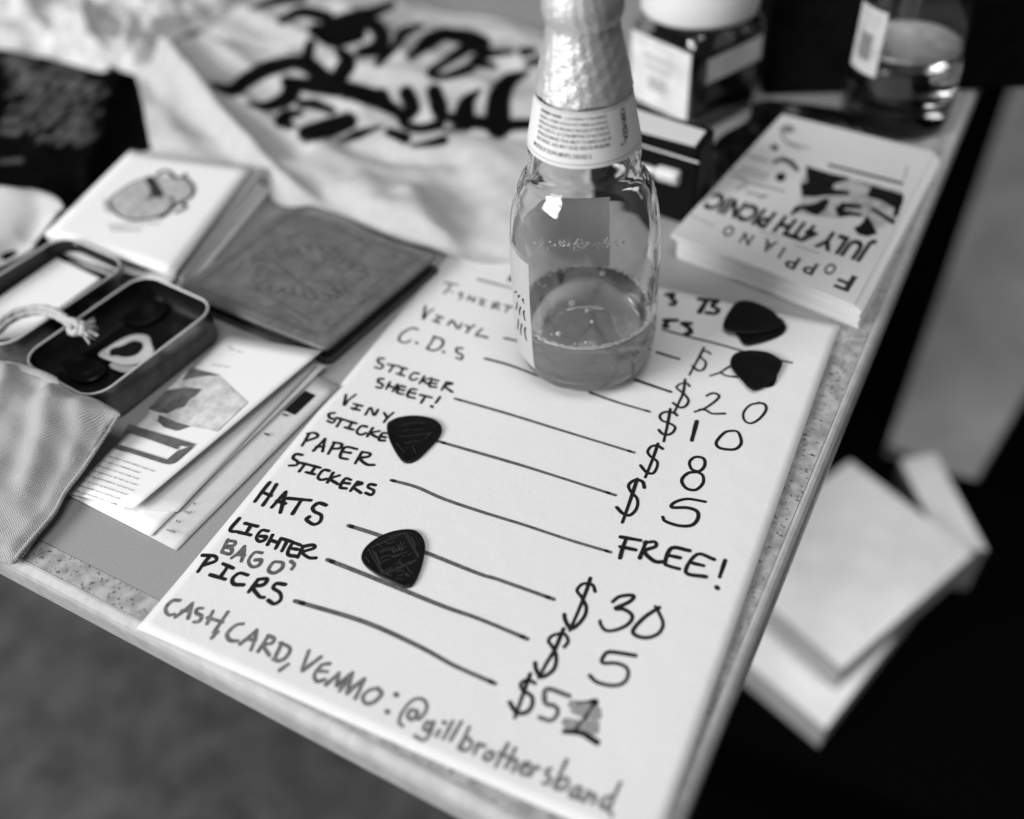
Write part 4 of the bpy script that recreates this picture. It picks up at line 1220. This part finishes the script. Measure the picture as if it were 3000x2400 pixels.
for row in range(8):
    b = MB()
    x = 1150 - row * 62
    y = 1215 + row * 48
    ln2 = random.uniform(380, 520)
    while x < 1150 - row * 62 + ln2:
        wl = random.uniform(25, 80)
        p3 = np.array([onleaf(*zR(x, y + (x - 1150 + row * 62) * .34), .0006 + k * 1e-6), onleaf(*zR(x + wl, y + (x + wl - 1150 + row * 62) * .34), .0006 + k * 1e-6)])
        ribbon(b, p3, random.uniform(.00025, .0004))
        x += wl + random.uniform(10, 22); k += 1
    b.build('text_line', M['print_grey'], front)
for (x, y) in ((960, 240), (990, 270), (1060, 290), (800, 430), (860, 440), (930, 450)):
    b = MB(); ribbon(b, np.array([onleaf(*z3(x, y), .0006), onleaf(*z3(x + 40, y + 12), .0006)]), .0004); b.build('small_print', M['print_grey'], front)

# second sheet, half hidden
s2 = sheet('handbill', [(760, 1030, 1.2), (994, 1131, 1.4), (516, 1613, .6), (300, 1500, .6)], M['card'], None, label='plain printed handbill mostly hidden under the folded leaflet, with a small black photo', cat='handbill')
def onflat(zf, q, z):
    return P(*zf(*q), z)
b = MB()
pl = [onflat(z3, q, .0016) for q in ((1770, 698), (1885, 748), (1665, 955), (1550, 905))]
b.add(pl[::-1], [[0, 1, 2, 3]])
s2off = np.array(s2.location)
ph = b.build('photo_block', M['print_dark'], s2)
b = MB(); text_plane(b, "nds", Z(400, 1300, 2.156)(185, 548), Z(400, 1300, 2.156)(240, 566), Z(400, 1300, 2.156)(202, 532), .0015); b.build('body_text', M['print_dark'], s2)
b = MB(); text_plane(b, "ts", Z(400, 1300, 2.156)(243, 490), Z(400, 1300, 2.156)(272, 500), Z(400, 1300, 2.156)(257, 474), .0016); b.build('body_text', M['print_dark'], s2)
b = MB(); text_plane(b, "nd", Z(400, 1300, 2.156)(300, 432), Z(400, 1300, 2.156)(332, 444), Z(400, 1300, 2.156)(318, 416), .0017); b.build('body_text', M['print_dark'], s2)
b = MB(); text_plane(b, "s", Z(400, 1300, 2.156)(355, 378), Z(400, 1300, 2.156)(372, 386), Z(400, 1300, 2.156)(366, 366), .0018); b.build('body_text', M['print_dark'], s2)
for (x, y) in ((1350, 1150), (1540, 945)):
    b = MB(); ribbon(b, np.array([onflat(z3, (x, y), .0020), onflat(z3, (x + 45, y + 16), .0020)]), .0009); b.build('body_text', M['print_dark'], s2)


# ------------------------------------------------------------------ shirts
z2 = Z(700, 0, 2.156)
def sc2(strokes):
    return [([z2(*p) for p in pts], [q / 2.156 * 1.5 for q in wd]) for pts, wd in strokes]
print_ink = ink_strokes(sc2([
    ([(-160, 540), (-40, 570), (50, 505), (190, 430), (340, 395), (440, 420), (520, 480), (620, 540)], [30, 70, 75, 65, 80, 70]),
    ([(290, 515), (450, 540), (700, 575), (850, 620), (960, 680), (1080, 735)], [40, 70, 80, 85, 60, 40]),
    ([(50, 660), (180, 670), (290, 630), (335, 570), (310, 525)], [12, 60, 85, 60]),
    ([(450, 280), (435, 380), (500, 450)], [50, 70]), ([(640, 330), (690, 385), (650, 460), (600, 545)], [50, 80, 70]),
    ([(480, 190), (600, 225), (740, 205)], [60, 110, 90]), ([(690, 120), (850, 160), (905, 240), (870, 305), (770, 330)], [60, 70, 80, 50]),
    ([(560, 160), (700, 110), (840, 80), (960, 30)], [60, 60, 40]), ([(270, 130), (400, 75), (560, 110)], [40, 55, 60]), ([(80, 52), (210, 12), (400, -20)], [20, 45, 50]),
    ([(880, 395), (980, 300), (1040, 205), (1150, 170)], [40, 40, 50, 30]), ([(1080, 365), (1200, 260), (1310, 210)], [30, 80, 60]), ([(1290, 215), (1450, 240), (1550, 275), (1500, 310)], [60, 75, 60, 50]),
    ([(1440, 300), (1300, 395), (1215, 455), (1240, 485), (1320, 480), (1460, 430)], [60, 40, 45, 30, 35, 50]), ([(1490, 385), (1570, 340), (1720, 330)], [50, 50, 25]), ([(1510, 395), (1610, 420)], [50, 30]),
    ([(1800, 330), (1860, 315)], [45, 30]), ([(1820, 405), (1900, 385)], [30, 40]),
    ([(1820, 460), (1710, 510), (1650, 600), (1635, 720), (1640, 800)], [25, 70, 100, 110, 110]), ([(1520, 570), (1440, 650), (1420, 760)], [20, 70, 100]),
    ([(1060, 590), (1095, 680), (1040, 740)], [70, 75, 60]), ([(1235, 580), (1265, 680), (1280, 750)], [70, 80, 60]), ([(1020, 730), (1050, 790), (1150, 812), (1270, 785)], [40, 40, 40, 50]),
    ([(1270, 740), (1450, 765), (1650, 790), (1850, 785)], [50, 60, 60, 50]), ([(1310, 825), (1450, 812)], [20, 30]), ([(830, 590), (900, 600), (930, 640)], [40, 60, 50]),
    ([(390, 655), (480, 660), (590, 700)], [40, 50, 35]), ([(390, 715), (310, 725), (265, 765), (320, 790)], [30, 55, 60, 40]), ([(430, 845), (560, 810), (690, 765)], [80, 90, 80]),
    ([(640, 893), (750, 850), (900, 798)], [20, 45, 15]), ([(950, 835), (1050, 872)], [40, 55]), ([(1080, 922), (1180, 912), (1295, 885)], [15, 30, 45])]), 5.0)
# large printed shirt
cloth('printed_shirt', [(395, 200, 15), (440, 175, 22), (500, 130, 18), (580, 95, 14), (660, 40, 13), (760, -20, 12), (1000, -70, 10), (1200, 0, 9), (1300, 35, 9), (1450, 52, 8), (1600, 105, 7), (1720, 210, 5), (1760, 400, 4), (1720, 600, 3), (1600, 735, 2.5), (1500, 765, 2.5), (1400, 765, 2.5), (1290, 738, 2.5), (1130, 690, 2.5), (980, 618, 3), (860, 606, 3), (800, 585, 4), (765, 520, 7), (640, 470, 11), (530, 450, 13), (450, 436, 13), (432, 380, 15), (418, 300, 17), (405, 245, 17)],
      M['cloth_print'], res=.0016, bulge=.006, edge_r=.02,
      folds=[([(450, 190), (510, 205), (570, 260), (640, 350), (720, 430), (800, 500), (900, 570)], 7, 10), ([(440, 260), (520, 330), (600, 400), (680, 450)], 13, -8), ([(620, 220), (760, 330), (860, 420)], 14, -5),
             ([(990, 215), (1090, 245), (1250, 255), (1420, 265)], 10, 9), ([(830, 180), (960, 260), (1060, 320)], 8, 6), ([(1180, 330), (1350, 372), (1560, 380)], 7, -7), ([(700, 40), (850, 110), (920, 160)], 9, 7), ([(930, 440), (1050, 520), (1130, 640)], 16, 6), ([(1340, 520), (1380, 600), (1420, 700)], 16, -7),
             ([(1230, 90), (1400, 130), (1560, 190)], 9, 5), ([(770, 400), (870, 440), (1000, 480)], 10, -4), ([(560, 100), (700, 140), (830, 170)], 8, -6), ([(1200, 560), (1260, 680)], 10, 6), ([(700, 300), (800, 360), (930, 420)], 6, 6), ([(1020, 420), (1180, 450), (1330, 460)], 9, -6), ([(620, 150), (720, 210), (840, 260)], 7, 5), ([(1000, 60), (1100, 110), (1180, 190)], 8, 6), ([(1080, 600), (1180, 640), (1300, 680)], 9, 5)],
      wob=.0032, wscale=45, seed=11, ink=print_ink, label='white shirt with big black script print lying in folds behind the beer bottle', cat='t-shirt')
# crumpled white shirt at the back
cloth('crumpled_shirt', [(-90, 150, 7), (0, 143, 9), (80, 155, 9), (150, 168, 9), (215, 185, 10), (270, 202, 10), (310, 207, 11), (330, 190, 14), (385, 213, 16), (425, 190, 18), (480, 130, 18), (560, 90, 16), (640, 55, 15), (720, -70, 14), (300, -120, 12), (-90, -100, 12)],
      M['cloth_crumple'], res=.0018, bulge=.010, edge_r=.016,
      folds=[([(285, 60), (272, 110), (285, 165), (330, 190), (385, 185), (405, 140), (385, 95), (335, 80), (300, 95)], 4, 10), ([(180, 40), (230, 90), (280, 130)], 6, 6), ([(60, 30), (120, 90), (160, 140)], 7, 6), ([(420, 30), (460, 70), (520, 80)], 5, 7), ([(300, 20), (360, 40), (440, 20)], 5, 6),
             ([(120, 0), (220, 30), (270, 60)], 5, -6), ([(330, 120), (350, 150)], 4, -8), ([(450, 100), (480, 110)], 4, -8), ([(200, 150), (260, 180)], 4, 4), ([(540, -20), (520, 40), (480, 90)], 6, 6)],
      wob=.0045, wscale=95, seed=23, label='white crumpled shirt with a twisted knot in the far left corner', cat='t-shirt')
# black shirt below it
blk = []
r_ = random.Random(3)
for k in range(110):
    x, y = r_.uniform(0, 260), r_.uniform(170, 430)
    a = r_.uniform(-.9, -.3)
    L_ = r_.uniform(15, 70)
    blk.append(([(x, y), (x + L_ * math.cos(a) * .5, y + L_ * math.sin(a) * .5 + r_.uniform(-6, 6)), (x + L_ * math.cos(a), y + L_ * math.sin(a))], [2, r_.uniform(4, 11), 2]))
blk += [([(10, 170), (60, 190), (75, 240), (55, 270)], [6, 12, 6]), ([(0, 475), (60, 470)], [4, 8]), ([(0, 385), (50, 390)], [4, 10]), ([(210, 410), (225, 360), (250, 320)], [5, 16, 6])]
cloth('black_shirt', [(-100, 150, 6), (0, 138, 7), (90, 155, 7), (160, 172, 7), (270, 205, 8), (330, 205, 9), (390, 220, 11), (412, 250, 11), (422, 300, 10), (440, 380, 8), (452, 440, 6), (400, 470, 5), (330, 540, 4), (250, 600, 3), (180, 670, 3), (120, 730, 2), (-100, 740, 2)],
      M['cloth_black'], res=.002, bulge=.006, edge_r=.018,
      folds=[([(372, 215), (340, 265), (320, 320), (318, 390)], 3, 6), ([(315, 400), (280, 440), (262, 500), (250, 560)], 4, 6), ([(350, 260), (360, 340), (380, 420)], 12, -5), ([(0, 300), (120, 270), (260, 240)], 14, 4), ([(0, 420), (150, 410), (250, 380)], 12, 8), ([(60, 200), (160, 260), (300, 270)], 9, 6), ([(0, 560), (120, 540), (220, 500)], 12, 6)],
      wob=.002, wscale=50, seed=31, ink=ink_strokes(blk, 14.0), label='black shirt with faint grey print and a sewn seam, below the crumpled white shirt', cat='t-shirt')
# rolled white fabric at the left edge
cloth('folded_cloth', [(-120, 560, 20), (0, 560, 22), (70, 555, 25), (130, 558, 26), (165, 572, 25), (182, 598, 22), (172, 625, 17), (135, 665, 11), (103, 700, 7), (98, 722, 5), (60, 745, 4), (0, 775, 4), (-120, 840, 4)],
      mat('soft_white_cotton', 0.62, 0.95, noise=.05, nscale=60, bump=.15, bscale=800, spec=.1), res=.0018, bulge=.007, edge_r=.012, folds=[([(0, 640), (80, 620), (150, 590)], 10, 5), ([(0, 720), (60, 690), (120, 650)], 8, -5)], wob=.001, wscale=60, seed=41,
      label='soft white folded cloth with a rounded edge above the tin lid', cat='cloth')

# ------------------------------------------------------------------ black box with a pale label and a plug
kb = .050
bk = thing('black_box', 'small black box with a pale label on top, behind the beer bottle', 'box', P(1920, 560))
tc_ = [P(1790, 290, kb)[:2], P(2098, 378, kb)[:2], P(2050, 440, kb)[:2]]
tc_.append(tc_[0] + tc_[2] - tc_[1])
slab(tc_, .003, .0004, kb, .0012).build('case', M['black'], bk)
b = MB()
q = [P(*a, kb + .0006) for a in ((1800, 300), (2068, 384), (2036, 428), (1770, 356))]
b.prism(q[::-1], [p - [0, 0, .0005] for p in q][::-1])
b.build('label_plate', mat('pale_label', 0.72, .5), bk)
b = MB()
q = [P(*a, kb * .86) for a in ((1860, 405), (2030, 452), (2032, 458), (1858, 412))]
fn = np.array([tc_[3][0] - tc_[0][0], tc_[3][1] - tc_[0][1], 0]); fn /= np.linalg.norm(fn)
e0, e1 = np.r_[tc_[3], kb * .86] + fn * .0003, np.r_[tc_[2], kb * .86] + fn * .0003
b.prism([e0, e1, e1 - [0, 0, .0012], e0 - [0, 0, .0012]], [p - fn * .0002 for p in (e0, e1, e1 - [0, 0, .0012], e0 - [0, 0, .0012])])
b.build('seam', M['bright_rim'], bk)
def on_front(px, py, gap):
    d_ = RC.T @ np.array([(px - 1500) / FPX, (py - 1200) / FPX, 1.0])
    n_ = np.r_[tc_[3] - tc_[0], 0]; n_ /= np.linalg.norm(n_)
    q_ = np.r_[tc_[3], 0] + n_ * gap
    return CC + d_ * (((q_ - CC) @ n_) / (d_ @ n_))
pl0, pl1 = on_front(1885, 492, .006), on_front(1992, 522, .009)
pv = (pl1 - pl0)
pg = thing('plug', 'short pale jack plug lying in front of the black box', 'plug', np.r_[(pl0 + pl1)[:2] / 2, 0.012])
b = MB(); tube(b, [pl0 + pv * t for t in (.38, .42, .5, .7, .9, .98, 1.0)], [.0035, .0044, .0046, .0046, .0046, .0042, .003], 16)
b.build('sleeve', mat('pale_plug', .7, .4), pg, smooth=True)
b = MB(); tube(b, [pl0 - pv * .25 + pv * t for t in (0, .2, .4, .65)], .0024, 12)
b.build('tip', M['bright_rim'], pg, smooth=True)

# ------------------------------------------------------------------ square glass jar with a white lid
cj = P(2030, 405)[:2]; rj = P(2227, 305)[:2]
e1 = (rj - cj) / np.linalg.norm(rj - cj); e2 = np.array([-e1[1], e1[0]])
jw = np.linalg.norm(rj - cj)
jc = [cj, cj + e1 * jw, cj + e1 * jw + e2 * jw, cj + e2 * jw]
jm = np.mean(jc, 0)
jar = thing('jar', 'square glass jar with a wide white lid and a paper label', 'jar', np.r_[jm, 0.0005])
def jring(s, r, z, n=8):
    return [np.r_[q, z] for q in rounded([jm + (np.array(q) - jm) * s for q in jc], r, n)]
hz = .064
b = MB()
b.loft([jring(.9, .008, .0006), jring(.98, .009, .003), jring(1, .010, .008), jring(1, .010, hz - .010), jring(.98, .014, hz - .004), jring(.9, .018, hz), jring(.84, .02, hz + .002), jring(.84, .02, hz + .012)], cap1=False)
nb = len(b.v)
b.loft([jring(.80, .018, hz + .012), jring(.80, .018, hz + .001), jring(.90, .012, hz - .006), jring(.94, .009, hz - .013), jring(.94, .009, .010), jring(.88, .008, .006)], cap0=False)
b.build('glass', M['glass'], jar, smooth=True)
b = MB()
b.loft([jring(.87, .008, .0065), jring(.935, .009, .0102), jring(.935, .009, .045)])
b.build('contents', M['black_matt'], jar)
lr = .0365
v, f = lathe([(hz + .003, lr - .002), (hz + .0032, lr), (hz + .006, lr + .0006), (hz + .034, lr + .0006), (hz + .036, lr - .001), (hz + .0365, lr - .004), (hz + .0365, .0001)], 64, jm[0], jm[1])
obj('lid', v, f, M['lid_white'], jar, smooth=True)
b = MB()
def jface(o, d, s0, s1, z0, z1):
    n_ = np.array([d[1], -d[0]]) if o is cj and d is e1 else np.array([-d[1], d[0]])
    off = n_ * .0004
    a_ = o + d * jw * s0 + off; c_ = o + d * jw * s1 + off
    b.add([np.r_[a_, z0], np.r_[c_, z0], np.r_[c_, z1], np.r_[a_, z1]], [[0, 1, 2, 3]])
jface(cj, e1, .12, .90, .034, .050)
jface(cj, e2, .10, .92, .008, .054)
lb2 = b.build('paper_label', mat('jar_label', 0.78, .6, noise=.18, nscale=60), jar)
b = MB()
jface(cj, e2, .3, .75, .040, .0425); jface(cj, e2, .35, .7, .034, .0365); jface(cj, e2, .4, .66, .020, .029)
vv = np.array(b.v); vv[:, :2] += np.array([-e2[1], e2[0]]) * .0002
obj('label_print', vv, b.f, M['print_light'], lb2)

# ------------------------------------------------------------------ far right bottle of dark drink
rc = P(2612, 345)[:2]
rb = thing('drinking_glass', 'tall clear glass half full of dark drink, near the far right table corner', 'glass', np.r_[rc, .0005])
R0 = .0335
po = sprof([(.0008, R0 - .003), (.003, R0 - .0008), (.008, R0), (.03, R0), (.08, R0), (.15, R0 + .001)])
pi = sprof([(.151, R0 - .0012), (.10, R0 - .0022), (.03, R0 - .0024), (.022, R0 - .0035), (.0185, R0 - .007), (.017, .012), (.0175, .00001)])
v, f = lathe([(.0008, .00001), (.0008, .02)] + po + pi, 64, rc[0], rc[1])
obj('glass', v, f, M['glass'], rb, smooth=True)
dl = .0505
li = [(z - .0001, max(r + .0001, 1e-5)) for z, r in pi[::-1] if z < dl]
v, f = lathe(li + [(dl, R0 - .0022), (dl, 1e-5)], 64, rc[0], rc[1])
obj('drink', v, f, M['dark_drink'], rb, smooth=True)
v, f = lathe([(dl + .0002, R0 - .00235), (dl + .0012, R0 - .0024), (dl + .0014, R0 - .006), (dl + .0013, 1e-5)], 48, rc[0], rc[1])
obj('foam', v, f, mat('thin_foam', .55, .5, noise=.4, nscale=70), rb, smooth=True)  # pale layer painting the bright reflection on the drink's surface
ta = math.atan2(CC[1] - rc[1], CC[0] - rc[0])
for (t0, t1, za, zb, nm) in ((-1.15, -.45, .040, .079, 'paper_tag'),):
    aa = np.linspace(ta + t0, ta + t1, 12)
    rr2 = R0 + .0006
    V = [(rc[0] + rr2 * math.cos(a), rc[1] + rr2 * math.sin(a), z) for z in (za, zb) for a in aa]
    tg = obj(nm, V, [[i, i + 1, 13 + i, 12 + i] for i in range(11)], mat('tag_paper', .6, .6, noise=.2, nscale=90), rb, smooth=True)
    aa = np.linspace(ta + t0 + .2, ta + t1 - .2, 6)
    V = [(rc[0] + (rr2 + .0004) * math.cos(a), rc[1] + (rr2 + .0004) * math.sin(a), z) for z in (za + .008, za + .024) for a in aa]
    obj('tag_print', V, [[i, i + 1, 7 + i, 6 + i] for i in range(5)], M['print_grey'], tg)

# ------------------------------------------------------------------ black case at the back
c0 = P(2232, 282)[:2]
c1_ = T(.004, .56)[:2]
dv = (c1_ - c0) / np.linalg.norm(c1_ - c0); nv = np.array([-dv[1], dv[0]])
cs = thing('black_case', 'plain black case standing on the table behind jar and drink bottle', 'case', np.r_[(c0 + c1_) / 2 + nv * .08, .0005])
c1_ = c0 + dv * .20
slab([c0, c1_, c1_ + nv * .16, c0 + nv * .16], .006, .0005, .24, .003).build('body', M['black_matt'], cs)
b = MB()
hh_ = [(c0 + c1_) / 2 + nv * .08 + dv * s for s in (-.05, -.045, -.03, .03, .045, .05)]
tube(b, [np.r_[q, z] for q, z in zip(hh_, (.239, .255, .262, .262, .255, .239))], .005, 10)
b.build('handle', M['black'], cs, smooth=True)

# ------------------------------------------------------------------ beyond the right table edge
def quad_box(corners, z, h, m, name, parent=None, loc=None):
    t = [P(x, y, z) for x, y in corners]
    b = MB()
    b.prism(t[::-1], [p - [0, 0, h] for p in t][::-1])
    return b.build(name, m, parent, loc=loc)
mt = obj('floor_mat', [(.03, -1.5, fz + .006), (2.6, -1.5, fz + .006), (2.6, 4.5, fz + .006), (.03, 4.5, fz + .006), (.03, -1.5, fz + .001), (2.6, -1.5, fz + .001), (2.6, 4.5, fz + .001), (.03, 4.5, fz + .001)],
         [[0, 1, 2, 3], [0, 4, 5, 1], [1, 5, 6, 2], [2, 6, 7, 3], [3, 7, 4, 0]], M['mat_black'], None, loc=(1.4, 1.5, fz))  # added black sheet, holds the floor dark where the table shades it
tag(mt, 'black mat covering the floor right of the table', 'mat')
bz_ = fz + .035
pc = [P(2900, 440, bz_), P(2602, 1300, bz_), P(2850, 1420, bz_), P(3120, 930, bz_)]
far = pc[0] - pc[1]
r3 = P(3200, 820, bz_)
pc = [pc[1] + far * 1.8, pc[1], pc[2], r3, r3 + far * 1.6]
b = MB()
b.prism(pc[::-1], [p - [0, 0, .0285] for p in pc][::-1])
c_ = np.mean(pc, 0)
tag(b.build('plank', M['bench'], None, loc=(c_[0], c_[1], fz + .0065)), 'wide grey plank lying on the dark floor beyond the right table edge', 'plank')
cz = -.44
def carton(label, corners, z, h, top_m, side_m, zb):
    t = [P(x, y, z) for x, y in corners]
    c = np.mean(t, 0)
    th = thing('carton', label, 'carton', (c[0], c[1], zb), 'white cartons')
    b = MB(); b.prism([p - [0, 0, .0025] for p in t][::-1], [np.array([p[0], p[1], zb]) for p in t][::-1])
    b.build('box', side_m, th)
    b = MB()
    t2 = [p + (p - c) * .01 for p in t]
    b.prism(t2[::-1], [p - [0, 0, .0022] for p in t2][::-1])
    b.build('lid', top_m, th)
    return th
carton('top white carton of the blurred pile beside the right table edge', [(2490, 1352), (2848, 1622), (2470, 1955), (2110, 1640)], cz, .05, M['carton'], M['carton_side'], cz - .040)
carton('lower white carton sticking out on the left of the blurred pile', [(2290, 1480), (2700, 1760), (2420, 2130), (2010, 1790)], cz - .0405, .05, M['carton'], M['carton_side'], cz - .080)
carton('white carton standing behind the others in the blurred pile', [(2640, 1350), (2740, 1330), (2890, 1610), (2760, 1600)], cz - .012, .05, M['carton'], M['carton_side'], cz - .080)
st_ = thing('stool', 'dark low stool under the blurred white cartons', 'stool', np.r_[P(2450, 1750, cz - .08)[:2], fz + .006])
q = P(2480, 1720, cz - .0805)
slab([q[:2] + np.array(a) for a in ((-.17, -.2), (.2, -.2), (.2, .2), (-.17, .2))], .03, q[2] - .03, q[2], .004).build('seat', M['mat_black'], st_)
for sx in (-1, 1):
    for sy in (-1, 1):
        b = MB(); tube(b, [np.array([q[0] + sx * .14, q[1] + sy * .16, q[2] - .031]), np.array([q[0] + sx * .15, q[1] + sy * .17, fz + .0065])], .013, 10)
        b.build('leg', M['mat_black'], st_)

cloth('plastic_bag', [(2215, 300, 3), (2330, 300, 6), (2500, 330, 4), (2560, 390, 3), (2480, 400, 3), (2300, 345, 4), (2220, 460, 3), (2150, 560, 2), (2080, 570, 2), (2060, 480, 3), (2110, 400, 5), (2190, 350, 6)],
      mat('black_polythene', .004, .3, noise=.3, nscale=60, bump=.4, bscale=90, spec=.35), res=.002, bulge=.003, edge_r=.008, wob=.002, wscale=160, seed=51, label='crumpled black plastic bag lying flat between the jar and the flyer stack', cat='bag')
